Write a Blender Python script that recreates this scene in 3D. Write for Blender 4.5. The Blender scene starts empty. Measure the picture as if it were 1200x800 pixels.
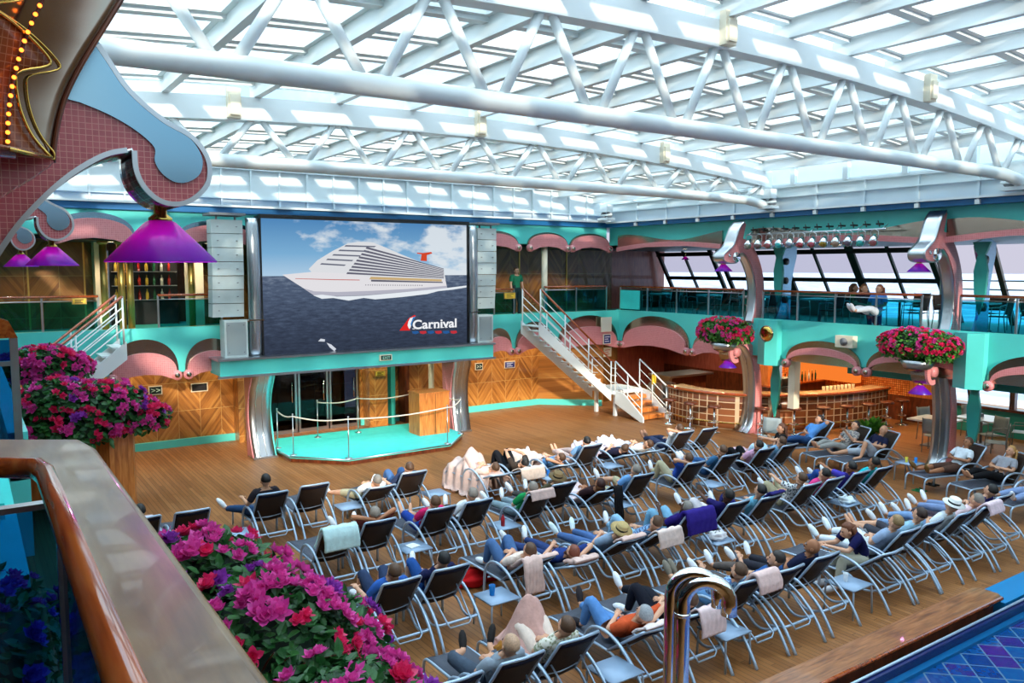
import bpy, bmesh, math, random
from mathutils import Vector, Matrix, Euler
from math import sin, cos, pi, radians, sqrt, atan2, floor
S = bpy.context.scene
COL = S.collection
random.seed(7)
# ------------------------------------------------------------------ materials
def newmat(name):
    m = bpy.data.materials.new(name); m.use_nodes = True
    nt = m.node_tree; nt.nodes.clear()
    return m, nt
def N(nt, t, **k):
    n = nt.nodes.new(t)
    for a, v in k.items():
        if a in n.inputs: n.inputs[a].default_value = v
        else: setattr(n, a, v)
    return n
def srgb(r, g, b):
    f = lambda c: (c/255/12.92) if c/255 <= .04045 else ((c/255+.055)/1.055)**2.4
    return (f(r), f(g), f(b), 1)
def pbr(name, col, rough=.5, metal=0.0, var=0.0, vscale=8.0, bump=0.0, bscale=40.0, coat=0.0, spec=.5, aniso=None):
    m, nt = newmat(name)
    out = N(nt, 'ShaderNodeOutputMaterial'); p = N(nt, 'ShaderNodeBsdfPrincipled')
    c = srgb(*col)
    p.inputs['Base Color'].default_value = c
    p.inputs['Roughness'].default_value = rough; p.inputs['Metallic'].default_value = metal
    p.inputs['Coat Weight'].default_value = coat
    p.inputs['Specular IOR Level'].default_value = spec
    nt.links.new(p.outputs[0], out.inputs[0])
    if var or bump:
        tc = N(nt, 'ShaderNodeTexCoord')
        if var:
            n = N(nt, 'ShaderNodeTexNoise', Scale=vscale, Detail=4.0)
            nt.links.new(tc.outputs['Object'], n.inputs['Vector'])
            r = N(nt, 'ShaderNodeMapRange'); r.inputs[1].default_value = .3; r.inputs[2].default_value = .7
            r.inputs[3].default_value = 1-var; r.inputs[4].default_value = 1+var
            nt.links.new(n.outputs[0], r.inputs[0])
            mx = N(nt, 'ShaderNodeVectorMath', operation='SCALE'); mx.inputs[0].default_value = c[:3]
            nt.links.new(r.outputs[0], mx.inputs['Scale']); nt.links.new(mx.outputs[0], p.inputs['Base Color'])
        if bump:
            n2 = N(nt, 'ShaderNodeTexNoise', Scale=bscale, Detail=3.0)
            nt.links.new(tc.outputs['Object'], n2.inputs['Vector'])
            b = N(nt, 'ShaderNodeBump', Strength=bump, Distance=.02)
            nt.links.new(n2.outputs[0], b.inputs['Height']); nt.links.new(b.outputs[0], p.inputs['Normal'])
    return m
def emis(name, col, st=1.0):
    m, nt = newmat(name)
    out = N(nt, 'ShaderNodeOutputMaterial'); e = N(nt, 'ShaderNodeEmission', Strength=st)
    e.inputs[0].default_value = srgb(*col); nt.links.new(e.outputs[0], out.inputs[0]); return m
def glassy(name, tint, gloss=.08, rough=.02, ior=1.4):
    m, nt = newmat(name)
    out = N(nt, 'ShaderNodeOutputMaterial'); t = N(nt, 'ShaderNodeBsdfTransparent'); g = N(nt, 'ShaderNodeBsdfGlossy')
    t.inputs[0].default_value = (*tint, 1); g.inputs['Roughness'].default_value = rough
    fr = N(nt, 'ShaderNodeFresnel', IOR=ior); mx = N(nt, 'ShaderNodeMixShader'); gm = N(nt, 'ShaderNodeNewGeometry')
    nt.links.new(M_(nt, 'ADD', ior, M_(nt, 'MULTIPLY', gm.outputs['Backfacing'], 1/ior-ior)), fr.inputs[0])
    nt.links.new(fr.outputs[0], mx.inputs[0]); nt.links.new(t.outputs[0], mx.inputs[1]); nt.links.new(g.outputs[0], mx.inputs[2])
    nt.links.new(mx.outputs[0], out.inputs[0]); return m
def M_(nt, op, a, b=None, c=None):
    n = N(nt, 'ShaderNodeMath', operation=op)
    for i, v in enumerate((a, b, c)):
        if v is None: continue
        if isinstance(v, (int, float)): n.inputs[i].default_value = v
        else: nt.links.new(v, n.inputs[i])
    return n.outputs[0]
def posxyz(nt):
    g = N(nt, 'ShaderNodeNewGeometry'); s = N(nt, 'ShaderNodeSeparateXYZ')
    nt.links.new(g.outputs['Position'], s.inputs[0]); return s.outputs[0], s.outputs[1], s.outputs[2]
def ramp(nt, fac, stops):
    r = N(nt, 'ShaderNodeValToRGB'); el = r.color_ramp.elements
    while len(el) < len(stops): el.new(.5)
    for e, (p, c) in zip(el, stops): e.position = p; e.color = c
    nt.links.new(fac, r.inputs[0]); return r.outputs[0]
def mixc(nt, fac, a, b):
    n = N(nt, 'ShaderNodeMix', data_type='RGBA')
    for i, v in ((0, fac), (6, a), (7, b)):
        if isinstance(v, (int, float)): n.inputs[i].default_value = v
        elif isinstance(v, tuple): n.inputs[i].default_value = v
        else: nt.links.new(v, n.inputs[i])
    return n.outputs[2]
def finish(nt, col, rough, metal=0, height=None, hs=.3, coat=0.0, spec=.5):
    out = N(nt, 'ShaderNodeOutputMaterial'); p = N(nt, 'ShaderNodeBsdfPrincipled')
    nt.links.new(col, p.inputs['Base Color'])
    if isinstance(rough, (int, float)): p.inputs['Roughness'].default_value = rough
    else: nt.links.new(rough, p.inputs['Roughness'])
    p.inputs['Metallic'].default_value = metal; p.inputs['Coat Weight'].default_value = coat
    p.inputs['Specular IOR Level'].default_value = spec
    if height is not None:
        b = N(nt, 'ShaderNodeBump', Strength=hs, Distance=.01); nt.links.new(height, b.inputs['Height']); nt.links.new(b.outputs[0], p.inputs['Normal'])
    nt.links.new(p.outputs[0], out.inputs[0])
def comb(nt, x, y, z):
    n = N(nt, 'ShaderNodeCombineXYZ')
    for i, v in enumerate((x, y, z)):
        if isinstance(v, (int, float)): n.inputs[i].default_value = v
        else: nt.links.new(v, n.inputs[i])
    return n.outputs[0]

def mat_deck():
    m, nt = newmat('teak_decking'); x, y, z = posxyz(nt)
    u = M_(nt, 'DIVIDE', x, .082); cell = M_(nt, 'FLOOR', u); fr = M_(nt, 'FRACT', u)
    vy = M_(nt, 'ADD', M_(nt, 'DIVIDE', y, 2.4), M_(nt, 'MULTIPLY', cell, .37)); c2 = M_(nt, 'FLOOR', vy); fy = M_(nt, 'FRACT', vy)
    wn = N(nt, 'ShaderNodeTexWhiteNoise', noise_dimensions='2D'); nt.links.new(comb(nt, cell, c2, 0), wn.inputs['Vector'])
    no = N(nt, 'ShaderNodeTexNoise', Scale=1.0, Detail=5.0); nt.links.new(comb(nt, M_(nt, 'MULTIPLY', x, 22), M_(nt, 'MULTIPLY', y, 1.6), 0), no.inputs['Vector'])
    big = N(nt, 'ShaderNodeTexNoise', Scale=.35, Detail=3.0); nt.links.new(comb(nt, x, y, 0), big.inputs['Vector'])
    f = M_(nt, 'ADD', M_(nt, 'MULTIPLY', wn.outputs[0], .3), M_(nt, 'ADD', M_(nt, 'MULTIPLY', no.outputs[0], .35), M_(nt, 'MULTIPLY', big.outputs[0], .4)))
    c = ramp(nt, f, [(.15, srgb(112, 68, 32)), (.5, srgb(144, 92, 48)), (.85, srgb(168, 114, 66))])
    edge = M_(nt, 'MAXIMUM', M_(nt, 'LESS_THAN', fr, .1), M_(nt, 'LESS_THAN', fy, .004))
    c = mixc(nt, M_(nt, 'MULTIPLY', edge, .75), c, srgb(66, 38, 20))
    finish(nt, c, .5, height=M_(nt, 'SUBTRACT', 1.0, edge), hs=.25, spec=.35); return m
def mat_chevron(dark=1.0, w=.56):
    m, nt = newmat('veneer_chevron'); x, y, z = posxyz(nt)
    u = M_(nt, 'DIVIDE', M_(nt, 'ADD', x, M_(nt, 'MULTIPLY', y, 1.0)), w); v = M_(nt, 'DIVIDE', M_(nt, 'SUBTRACT', z, .18), w*1.38)
    cu = M_(nt, 'FLOOR', u); cv = M_(nt, 'FLOOR', v); fu = M_(nt, 'FRACT', u); fv = M_(nt, 'FRACT', v)
    par = M_(nt, 'MODULO', M_(nt, 'ABSOLUTE', cu), 2.0)
    sg = M_(nt, 'SUBTRACT', M_(nt, 'MULTIPLY', par, 2.0), 1.0)
    d = M_(nt, 'ADD', M_(nt, 'MULTIPLY', fu, sg), fv)
    st = M_(nt, 'FLOOR', M_(nt, 'MULTIPLY', d, 8.0))
    wn = N(nt, 'ShaderNodeTexWhiteNoise', noise_dimensions='3D'); nt.links.new(comb(nt, cu, cv, st), wn.inputs['Vector'])
    no = N(nt, 'ShaderNodeTexNoise', Scale=3.0, Detail=5.0); nt.links.new(comb(nt, M_(nt, 'MULTIPLY', d, 9.0), M_(nt, 'MULTIPLY', M_(nt, 'SUBTRACT', fu, M_(nt, 'MULTIPLY', fv, sg)), .6), cu), no.inputs['Vector'])
    f = M_(nt, 'ADD', M_(nt, 'MULTIPLY', wn.outputs[0], .45), M_(nt, 'MULTIPLY', no.outputs[0], .6))
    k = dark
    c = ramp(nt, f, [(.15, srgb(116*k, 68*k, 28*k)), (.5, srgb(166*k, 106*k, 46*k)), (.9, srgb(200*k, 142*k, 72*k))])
    e = M_(nt, 'MAXIMUM', M_(nt, 'LESS_THAN', fu, .018), M_(nt, 'LESS_THAN', fv, .016))
    c = mixc(nt, e, c, srgb(205*k, 165*k, 100*k))
    finish(nt, c, .32, coat=.25); return m
def mat_tiles(name, size, c1, c2, grout, mortar=.12, rough=.25, axis='xz', metal=0.0, var=.5, aspect=1.0):
    m, nt = newmat(name); x, y, z = posxyz(nt)
    if axis == 'xz': a = M_(nt, 'ADD', x, y); b = z
    elif axis == 'xy': a = M_(nt, 'MULTIPLY', M_(nt, 'ADD', x, y), .7071); b = M_(nt, 'MULTIPLY', M_(nt, 'SUBTRACT', x, y), .7071)
    else: a = x; b = y
    u = M_(nt, 'DIVIDE', a, size); v = M_(nt, 'DIVIDE', b, size*aspect)
    wn = N(nt, 'ShaderNodeTexWhiteNoise', noise_dimensions='2D'); nt.links.new(comb(nt, M_(nt, 'FLOOR', u), M_(nt, 'FLOOR', v), 0), wn.inputs['Vector'])
    e = M_(nt, 'MAXIMUM', M_(nt, 'LESS_THAN', M_(nt, 'FRACT', u), mortar), M_(nt, 'LESS_THAN', M_(nt, 'FRACT', v), mortar))
    c = mixc(nt, M_(nt, 'ADD', M_(nt, 'MULTIPLY', wn.outputs[0], var), .5-var/2), srgb(*c1), srgb(*c2))
    c = mixc(nt, e, c, srgb(*grout))
    finish(nt, c, rough, metal=metal, height=M_(nt, 'SUBTRACT', 1.0, e), hs=.3); return m
def mat_pool():
    m, nt = newmat('pool_mosaic'); x, y, z = posxyz(nt)
    a = M_(nt, 'ADD', M_(nt, 'MULTIPLY', x, .88), M_(nt, 'MULTIPLY', y, .9)); b = M_(nt, 'SUBTRACT', M_(nt, 'MULTIPLY', x, .88), M_(nt, 'MULTIPLY', y, .9))
    u = M_(nt, 'DIVIDE', a, .36); v = M_(nt, 'DIVIDE', b, .36)
    wn = N(nt, 'ShaderNodeTexWhiteNoise', noise_dimensions='2D'); nt.links.new(comb(nt, M_(nt, 'FLOOR', u), M_(nt, 'FLOOR', v), 0), wn.inputs['Vector'])
    uu = M_(nt, 'DIVIDE', a, .06); vv = M_(nt, 'DIVIDE', b, .06)
    w2 = N(nt, 'ShaderNodeTexWhiteNoise', noise_dimensions='2D'); nt.links.new(comb(nt, M_(nt, 'FLOOR', uu), M_(nt, 'FLOOR', vv), 0), w2.inputs['Vector'])
    f = M_(nt, 'ADD', M_(nt, 'MULTIPLY', wn.outputs[0], .8), M_(nt, 'MULTIPLY', w2.outputs[0], .2))
    c = ramp(nt, f, [(.1, srgb(8, 48, 116)), (.4, srgb(12, 78, 136)), (.62, srgb(18, 62, 128)), (.75, srgb(48, 28, 112)), (.95, srgb(64, 32, 124))])
    e = M_(nt, 'MAXIMUM', M_(nt, 'LESS_THAN', M_(nt, 'FRACT', u), .07), M_(nt, 'LESS_THAN', M_(nt, 'FRACT', v), .07))
    c = mixc(nt, M_(nt, 'MULTIPLY', e, .8), c, srgb(96, 128, 146))
    finish(nt, c, .12, coat=.6); return m
def mat_sling(name, c1, c2, alpha=1.0):
    m, nt = newmat(name); tc = N(nt, 'ShaderNodeTexCoord')
    n = N(nt, 'ShaderNodeTexNoise', Scale=5.0, Detail=3.0); nt.links.new(tc.outputs['Object'], n.inputs['Vector'])
    c = mixc(nt, n.outputs[0], srgb(*c1), srgb(*c2)); ck = N(nt, 'ShaderNodeTexNoise', Scale=260.0); nt.links.new(tc.outputs['Object'], ck.inputs['Vector'])
    finish(nt, c, .65, height=ck.outputs[0], hs=.3, spec=.3); return m
def mat_sea():
    m, nt = newmat('open_sea'); x, y, z = posxyz(nt)
    n = N(nt, 'ShaderNodeTexNoise', Scale=.12, Detail=8.0, Roughness=.62); nt.links.new(comb(nt, x, M_(nt, 'MULTIPLY', y, .45), 0), n.inputs['Vector'])
    c = ramp(nt, n.outputs[0], [(.38, srgb(104, 118, 150)), (.52, srgb(150, 160, 184)), (.64, srgb(225, 228, 236))])
    finish(nt, c, .35, height=n.outputs[0], hs=.6); return m
def mat_wood(name, cols, sc=1.0, rough=.3, coat=.3, stretch=(1, 12, 12)):
    m, nt = newmat(name); tc = N(nt, 'ShaderNodeTexCoord'); mp = N(nt, 'ShaderNodeMapping'); mp.inputs['Scale'].default_value = tuple(s*sc for s in stretch)
    nt.links.new(tc.outputs['Object'], mp.inputs[0]); n = N(nt, 'ShaderNodeTexNoise', Scale=2.5, Detail=6.0, Distortion=.4); nt.links.new(mp.outputs[0], n.inputs['Vector'])
    c = ramp(nt, n.outputs[0], [(.3, srgb(*cols[0])), (.5, srgb(*cols[1])), (.72, srgb(*cols[2]))])
    finish(nt, c, rough, coat=coat, height=n.outputs[0], hs=.05); return m
def mat_lampshade():
    m, nt = newmat('violet_shade'); out = N(nt, 'ShaderNodeOutputMaterial'); p = N(nt, 'ShaderNodeBsdfPrincipled'); tl = N(nt, 'ShaderNodeBsdfTranslucent')
    p.inputs['Base Color'].default_value = srgb(60, 36, 200); p.inputs['Roughness'].default_value = .25; tl.inputs[0].default_value = srgb(190, 30, 170)
    mx = N(nt, 'ShaderNodeMixShader', Fac=.5); nt.links.new(p.outputs[0], mx.inputs[1]); nt.links.new(tl.outputs[0], mx.inputs[2]); nt.links.new(mx.outputs[0], out.inputs[0]); return m
def mat_leaf(name, c1, c2, tr=.3):
    m, nt = newmat(name); out = N(nt, 'ShaderNodeOutputMaterial'); g = N(nt, 'ShaderNodeNewGeometry'); tc = N(nt, 'ShaderNodeTexCoord')
    p = N(nt, 'ShaderNodeBsdfPrincipled'); tl = N(nt, 'ShaderNodeBsdfTranslucent'); p.inputs['Roughness'].default_value = .4
    n = N(nt, 'ShaderNodeTexNoise', Scale=9.0, Detail=2.0); nt.links.new(tc.outputs['Object'], n.inputs['Vector'])
    f = M_(nt, 'ADD', M_(nt, 'MULTIPLY', g.outputs['Random Per Island'], .7), M_(nt, 'MULTIPLY', n.outputs[0], .3))
    c = mixc(nt, f, srgb(*c1), srgb(*c2)); nt.links.new(c, p.inputs['Base Color']); nt.links.new(c, tl.inputs[0])
    mx = N(nt, 'ShaderNodeMixShader', Fac=tr); nt.links.new(p.outputs[0], mx.inputs[1]); nt.links.new(tl.outputs[0], mx.inputs[2]); nt.links.new(mx.outputs[0], out.inputs[0]); return m

def pane_mat():
    m, nt = newmat('roof_pane'); out = N(nt, 'ShaderNodeOutputMaterial'); t = N(nt, 'ShaderNodeBsdfTransparent'); g = N(nt, 'ShaderNodeBsdfGlossy'); l = N(nt, 'ShaderNodeBsdfTranslucent')
    t.inputs[0].default_value = (.93, .97, 1, 1); g.inputs['Roughness'].default_value = .05; l.inputs[0].default_value = (.95, .98, 1, 1)
    a = N(nt, 'ShaderNodeMixShader', Fac=.1); b = N(nt, 'ShaderNodeMixShader', Fac=.05); nt.links.new(t.outputs[0], a.inputs[1]); nt.links.new(l.outputs[0], a.inputs[2])
    nt.links.new(a.outputs[0], b.inputs[1]); nt.links.new(g.outputs[0], b.inputs[2]); nt.links.new(b.outputs[0], out.inputs[0]); return m
MT = dict(
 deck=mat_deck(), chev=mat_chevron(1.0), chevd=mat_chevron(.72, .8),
 mosaic=mat_tiles('rose_mosaic_tile', .026, (176, 78, 84), (206, 104, 108), (222, 150, 142)),
 mosaicB=mat_tiles('dusty_rose_mosaic_tile', .045, (196, 112, 118), (214, 132, 136), (224, 160, 156), rough=.3),
 mosaicO=mat_tiles('rust_mosaic_tile', .026, (118, 58, 30), (150, 78, 42), (170, 112, 76), rough=.2),
 bartile=mat_tiles('bar_front_tile', .2, (92, 50, 32), (146, 88, 54), (206, 178, 144), mortar=.13, var=1.0),
 copper=mat_tiles('copper_mosaic', .07, (190, 92, 40), (232, 150, 80), (110, 50, 24), mortar=.2, rough=.25, var=1.0),
 pool=mat_pool(), sea=mat_sea(),
 white=pbr('white_steel_paint', (222, 228, 228), .35), whiteP=pbr('white_panel_paint', (214, 224, 226), .45),
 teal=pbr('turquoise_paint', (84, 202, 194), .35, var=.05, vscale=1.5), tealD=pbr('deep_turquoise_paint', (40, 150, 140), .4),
 blue=pbr('blue_trim_paint', (24, 104, 160), .4), stageteal=pbr('turquoise_stage_carpet', (52, 206, 200), .6, var=.06, vscale=5),
 chrome=pbr('polished_steel', (225, 228, 230), .08, 1.0), steel=pbr('brushed_steel', (190, 195, 200), .28, 1.0, bump=.02, bscale=8),
 bronze=pbr('bronze_mirror', (176, 162, 146), .16, 1.0, bump=.12, bscale=2.2), bluemir=pbr('steel_blue_mirror', (124, 158, 176), .16, 1.0, bump=.05, bscale=1.5),
 brass=pbr('polished_brass', (226, 186, 96), .15, 1.0), alum=pbr('powder_coated_aluminium', (170, 190, 212), .34, .45),
 black=pbr('black_plastic', (14, 14, 16), .4), dark=pbr('dark_void_panel', (22, 20, 24), .5), grey=pbr('grey_plastic', (120, 122, 126), .5),
 sling=mat_sling('dark_brown_sling', (30, 20, 17), (54, 38, 26)), seat=mat_sling('charcoal_sling', (62, 66, 78), (84, 88, 100)),
 tabletop=pbr('pale_blue_table_top', (146, 168, 194), .4, .1), railteak=mat_wood('varnished_teak', [(120, 46, 14), (158, 70, 26), (176, 92, 40)], rough=.16, coat=.7, stretch=(12, 1, 12)),
 captop=mat_wood('worn_teak_cap', [(92, 62, 34), (116, 84, 50), (134, 106, 70)], rough=.3, coat=.3, stretch=(9, 1.2, 9)),
 bench=mat_wood('teak_bench', [(104, 60, 34), (140, 86, 48), (166, 108, 66)], rough=.35, coat=.25, stretch=(1, 9, 9)),
 box=mat_wood('orange_teak_box', [(160, 88, 36), (196, 116, 52), (214, 138, 70)], stretch=(8, 8, 1), rough=.4), wooddark=mat_wood('dark_red_wood', [(60, 26, 14), (92, 42, 22), (120, 60, 32)], stretch=(4, 4, 1)),
 pinkwood=mat_wood('rosy_wall_panel', [(140, 70, 62), (164, 84, 72), (176, 100, 84)], stretch=(4, 4, 1)),
 bal=glassy('teal_balustrade_glass', (.16, .62, .72)), balfg=glassy('blue_balustrade_glass', (.12, .42, .66)), pane=pane_mat(), win=glassy('window_glass', (.86, .88, .95)), darkwin=glassy('smoked_glass', (.12, .13, .15)),
 shade=mat_lampshade(), bulb=emis('lamp_glow', (255, 120, 230), 9), spot=emis('downlight_glow', (255, 222, 170), 14), amber=emis('amber_bulb', (255, 120, 40), 5),
 orange=emis('backlit_amber_panel', (236, 120, 44), 1.1),
 leaf=mat_leaf('leaf_green', (20, 66, 34), (66, 128, 60)), leafB=mat_leaf('basket_leaf_green', (30, 86, 28), (84, 150, 50)),
 mag=mat_leaf('magenta_petal', (206, 40, 140), (244, 96, 188), .35), red=mat_leaf('crimson_pink_petal', (214, 24, 88), (244, 62, 120), .3), pur=mat_leaf('purple_petal', (130, 40, 150), (180, 80, 200), .3),
 concrete=pbr('pale_floor', (150, 130, 120), .6), speaker=pbr('speaker_grille_grey', (196, 206, 204), .5, var=.08, vscale=3), speakerD=pbr('speaker_grille_dark', (150, 158, 158), .5),
 marble=pbr('counter_stone', (176, 150, 116), .2, var=.12, vscale=9), gold=pbr('gold_column_paint', (206, 170, 92), .3, .6), cream=pbr('cream_paint', (226, 214, 190), .5),
)
_cc = {}
def cloth(rgb, rough=.85):
    k = tuple(rgb)
    if k not in _cc: _cc[k] = pbr('fabric_%d' % len(_cc), rgb, rough, var=.10, vscale=14, bump=.25, bscale=30, spec=.2)
    return _cc[k]
_sk = {}
def skin(rgb):
    k = tuple(rgb)
    if k not in _sk: _sk[k] = pbr('skin_%d' % len(_sk), rgb, .5, var=.04, spec=.35)
    return _sk[k]
def mat_stripe(c1, c2, sc=28):
    m, nt = newmat('striped_fabric'); tc = N(nt, 'ShaderNodeTexCoord'); s = N(nt, 'ShaderNodeSeparateXYZ'); nt.links.new(tc.outputs['Object'], s.inputs[0])
    f = M_(nt, 'GREATER_THAN', M_(nt, 'FRACT', M_(nt, 'MULTIPLY', M_(nt, 'ADD', s.outputs[2], M_(nt, 'MULTIPLY', s.outputs[1], -.6)), sc)), .5)
    finish(nt, mixc(nt, f, srgb(*c1), srgb(*c2)), .8); return m
def mat_floral(c1, c2, c3=None, sc=26):
    m, nt = newmat('patterned_fabric'); tc = N(nt, 'ShaderNodeTexCoord'); v = N(nt, 'ShaderNodeTexVoronoi', Scale=float(sc)); nt.links.new(tc.outputs['Object'], v.inputs['Vector'])
    c = ramp(nt, v.outputs['Distance'], [(.25, srgb(*c1)), (.4, srgb(*(c3 or c1))), (.5, srgb(*c2))])
    finish(nt, c, .8); return m

# ------------------------------------------------------------------ mesh builder
class MB:
    def __init__(s): s.v = []; s.f = []; s.m = []; s.sm = []; s.mi = 0; s.smooth = False
    def add(s, vs, fs, smooth=None):
        b = len(s.v); s.v += [tuple(v) for v in vs]
        for f in fs: s.f.append(tuple(i+b for i in f)); s.m.append(s.mi); s.sm.append(s.smooth if smooth is None else smooth)
        return s
    def box(s, x0, x1, y0, y1, z0, z1):
        return s.add([(x0,y0,z0),(x1,y0,z0),(x1,y1,z0),(x0,y1,z0),(x0,y0,z1),(x1,y0,z1),(x1,y1,z1),(x0,y1,z1)],
          [(3,2,1,0),(4,5,6,7),(0,1,5,4),(1,2,6,5),(2,3,7,6),(3,0,4,7)], False)
    def obox(s, c, ax, ay, az, hx, hy, hz):
        c = Vector(c); X = Vector(ax).normalized()*hx; Y = Vector(ay).normalized()*hy; Z = Vector(az).normalized()*hz
        vs = [c+X*i+Y*j+Z*k for k in (-1,1) for j in (-1,1) for i in (-1,1)]
        return s.add(vs, [(2,3,1,0),(4,5,7,6),(0,1,5,4),(1,3,7,5),(3,2,6,7),(2,0,4,6)], False)
    def prism(s, pts, ext):
        n = len(pts); e = Vector(ext); P = [Vector(p) for p in pts]
        nrm = Vector((0,0,0))
        for i in range(n): nrm += P[i].cross(P[(i+1) % n])
        if nrm.dot(e) > 0: P = P[::-1]
        return s.add(P+[p+e for p in P], [tuple(range(n)), tuple(range(2*n-1, n-1, -1))]+[(i, i+n, (i+1) % n+n, (i+1) % n) for i in range(n)], False)
    def tube(s, path, r, seg=8, closed=False, cap=True, flat=1.0):
        P = [Vector(p) for p in path]; n = len(P); R = r if isinstance(r, (list, tuple)) else [r]*n
        vs = []; up = None
        for i in range(n):
            if closed: t = P[(i+1) % n]-P[i-1]
            else: t = P[min(i+1, n-1)]-P[max(i-1, 0)]
            if t.length < 1e-9: t = Vector((0,0,1))
            t.normalize()
            if up is None:
                a = Vector((0,0,1)) if abs(t.z) < .9 else Vector((1,0,0)); up = (a-t*a.dot(t)).normalized()
            else:
                up = up-t*up.dot(t); up = up.normalized() if up.length > 1e-6 else Vector((1,0,0))
            sd = t.cross(up)
            for k in range(seg):
                a = 2*pi*k/seg; vs.append(P[i]+(up*cos(a)*flat+sd*sin(a))*R[i])
        fs = []
        for i in range(n if closed else n-1):
            j = (i+1) % n
            for k in range(seg):
                l = (k+1) % seg; fs.append((i*seg+k, j*seg+k, j*seg+l, i*seg+l))
        if not closed and cap: fs += [tuple(range(seg)), tuple((n-1)*seg+k for k in range(seg-1, -1, -1))]
        return s.add(vs, fs, seg > 5)
    def cyl(s, p0, p1, r, seg=12, r1=None): return s.tube([p0, p1], [r, r if r1 is None else r1], seg)
    def sphere(s, c, r, seg=12, rings=8, fn=None):
        rx, ry, rz = r if isinstance(r, tuple) else (r, r, r); vs = [(0,0,-1)]
        for j in range(1, rings):
            a = -pi/2+pi*j/rings
            for k in range(seg): b = 2*pi*k/seg; vs.append((cos(a)*cos(b), cos(a)*sin(b), sin(a)))
        vs.append((0,0,1)); n = len(vs)
        fs = [(0, 1+(k+1) % seg, 1+k) for k in range(seg)]
        for j in range(rings-2):
            for k in range(seg): a = 1+j*seg; fs.append((a+k, a+(k+1) % seg, a+seg+(k+1) % seg, a+seg+k))
        a = 1+(rings-2)*seg; fs += [(a+k, a+(k+1) % seg, n-1) for k in range(seg)]
        if fn: vs = [fn(v) for v in vs]
        return s.add([(c[0]+v[0]*rx, c[1]+v[1]*ry, c[2]+v[2]*rz) for v in vs], fs, True)
    def lathe(s, prof, c=(0,0,0), seg=24, cap=True):
        vs = []; n = len(prof)
        for r, z in prof:
            for k in range(seg): a = 2*pi*k/seg; vs.append((c[0]+r*cos(a), c[1]+r*sin(a), c[2]+z))
        fs = [(i*seg+k, i*seg+(k+1) % seg, (i+1)*seg+(k+1) % seg, (i+1)*seg+k) for i in range(n-1) for k in range(seg)]
        if cap: fs += [tuple(range(seg-1, -1, -1)), tuple((n-1)*seg+k for k in range(seg))]
        return s.add(vs, fs, True)
    def grid(s, fn, nu, nv, th=0.0):
        P = [[Vector(fn(i/nu, j/nv)) for j in range(nv+1)] for i in range(nu+1)]
        vs = [p for row in P for p in row]; W = nv+1
        fs = [(i*W+j, (i+1)*W+j, (i+1)*W+j+1, i*W+j+1) for i in range(nu) for j in range(nv)]
        if th:
            n = len(vs); nr = [Vector((0,0,0)) for _ in vs]
            for f in fs:
                q = (vs[f[1]]-vs[f[0]]).cross(vs[f[3]]-vs[f[0]])
                for i in f: nr[i] += q
            vs = vs+[v-(q.normalized() if q.length > 0 else Vector((0,0,1)))*th for v, q in zip(vs, nr)]
            f2 = [tuple(i+n for i in f[::-1]) for f in fs]
            rim = [i*W for i in range(nu+1)]+[nu*W+j for j in range(1, W)]+[i*W+nv for i in range(nu-1, -1, -1)]+[j for j in range(nv-1, 0, -1)]
            f3 = [(rim[(i+1) % len(rim)], rim[i], rim[i]+n, rim[(i+1) % len(rim)]+n) for i in range(len(rim))]
            fs = fs+f2+f3
        return s.add(vs, fs, True)
    def data(s, name, mats):
        me = bpy.data.meshes.new(name); me.from_pydata(s.v, [], s.f)
        for m in (mats if isinstance(mats, (list, tuple)) else [mats]): me.materials.append(MT[m] if isinstance(m, str) else m)
        me.polygons.foreach_set('material_index', s.m); me.polygons.foreach_set('use_smooth', s.sm); me.update(); return me
    def build(s, name, mats, parent=None, world=False):
        """parent: mesh written in the parent's local frame (world=True: written in world, parent unrotated)."""
        if parent is None or world:
            off = Vector(parent.location) if parent else None
            if off is None:
                xs = [v[0] for v in s.v]; ys = [v[1] for v in s.v]; zs = [v[2] for v in s.v]
                off = Vector(((min(xs)+max(xs))/2, (min(ys)+max(ys))/2, min(zs)))
            s.v = [(v[0]-off.x, v[1]-off.y, v[2]-off.z) for v in s.v]
        o = bpy.data.objects.new(name, s.data(name, mats)); COL.objects.link(o)
        if parent: o.parent = parent
        else: o.location = off
        return o
def obj(name, me, parent=None, loc=(0,0,0), rot=(0,0,0)):
    o = bpy.data.objects.new(name, me); COL.objects.link(o); o.parent = parent; o.location = loc; o.rotation_euler = rot; return o
def tag(o, label, cat, group=None, kind=None):
    o['label'] = label; o['category'] = cat
    if group: o['group'] = group
    if kind: o['kind'] = kind
    return o
def thing(name, label, cat, loc=(0,0,0), rz=0, group=None):
    o = bpy.data.objects.new(name, None); COL.objects.link(o); o.location = loc; o.rotation_euler = (0,0,rz)
    o.empty_display_size = .1
    return tag(o, label, cat, group)
def struct(name, mb, mats):
    o = mb.build(name, mats); o['kind'] = 'structure'; return o
def copy_tree(o, parent=None):
    c = o.copy(); COL.objects.link(c); c.parent = parent
    for ch in o.children: copy_tree(ch, c)
    return c
def arc(cx, cz, rx, rz, a0, a1, n=14): return [(cx+rx*cos(radians(a0+(a1-a0)*i/n)), cz+rz*sin(radians(a0+(a1-a0)*i/n))) for i in range(n+1)]
def smooth_path(pts, k=4, closed=False):
    P = [Vector(p) for p in pts]; n = len(P); out = []
    rng = range(n) if closed else range(n-1)
    for i in rng:
        if closed: a, b, c, d = P[i-1], P[i], P[(i+1) % n], P[(i+2) % n]
        else: a, b, c, d = P[max(i-1, 0)], P[i], P[i+1], P[min(i+2, n-1)]
        for j in range(k):
            t = j/k; out.append(.5*((2*b)+(c-a)*t+(2*a-5*b+4*c-d)*t*t+(3*b-a-3*c+d)*t*t*t))
    if not closed: out.append(P[-1])
    return out

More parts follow.
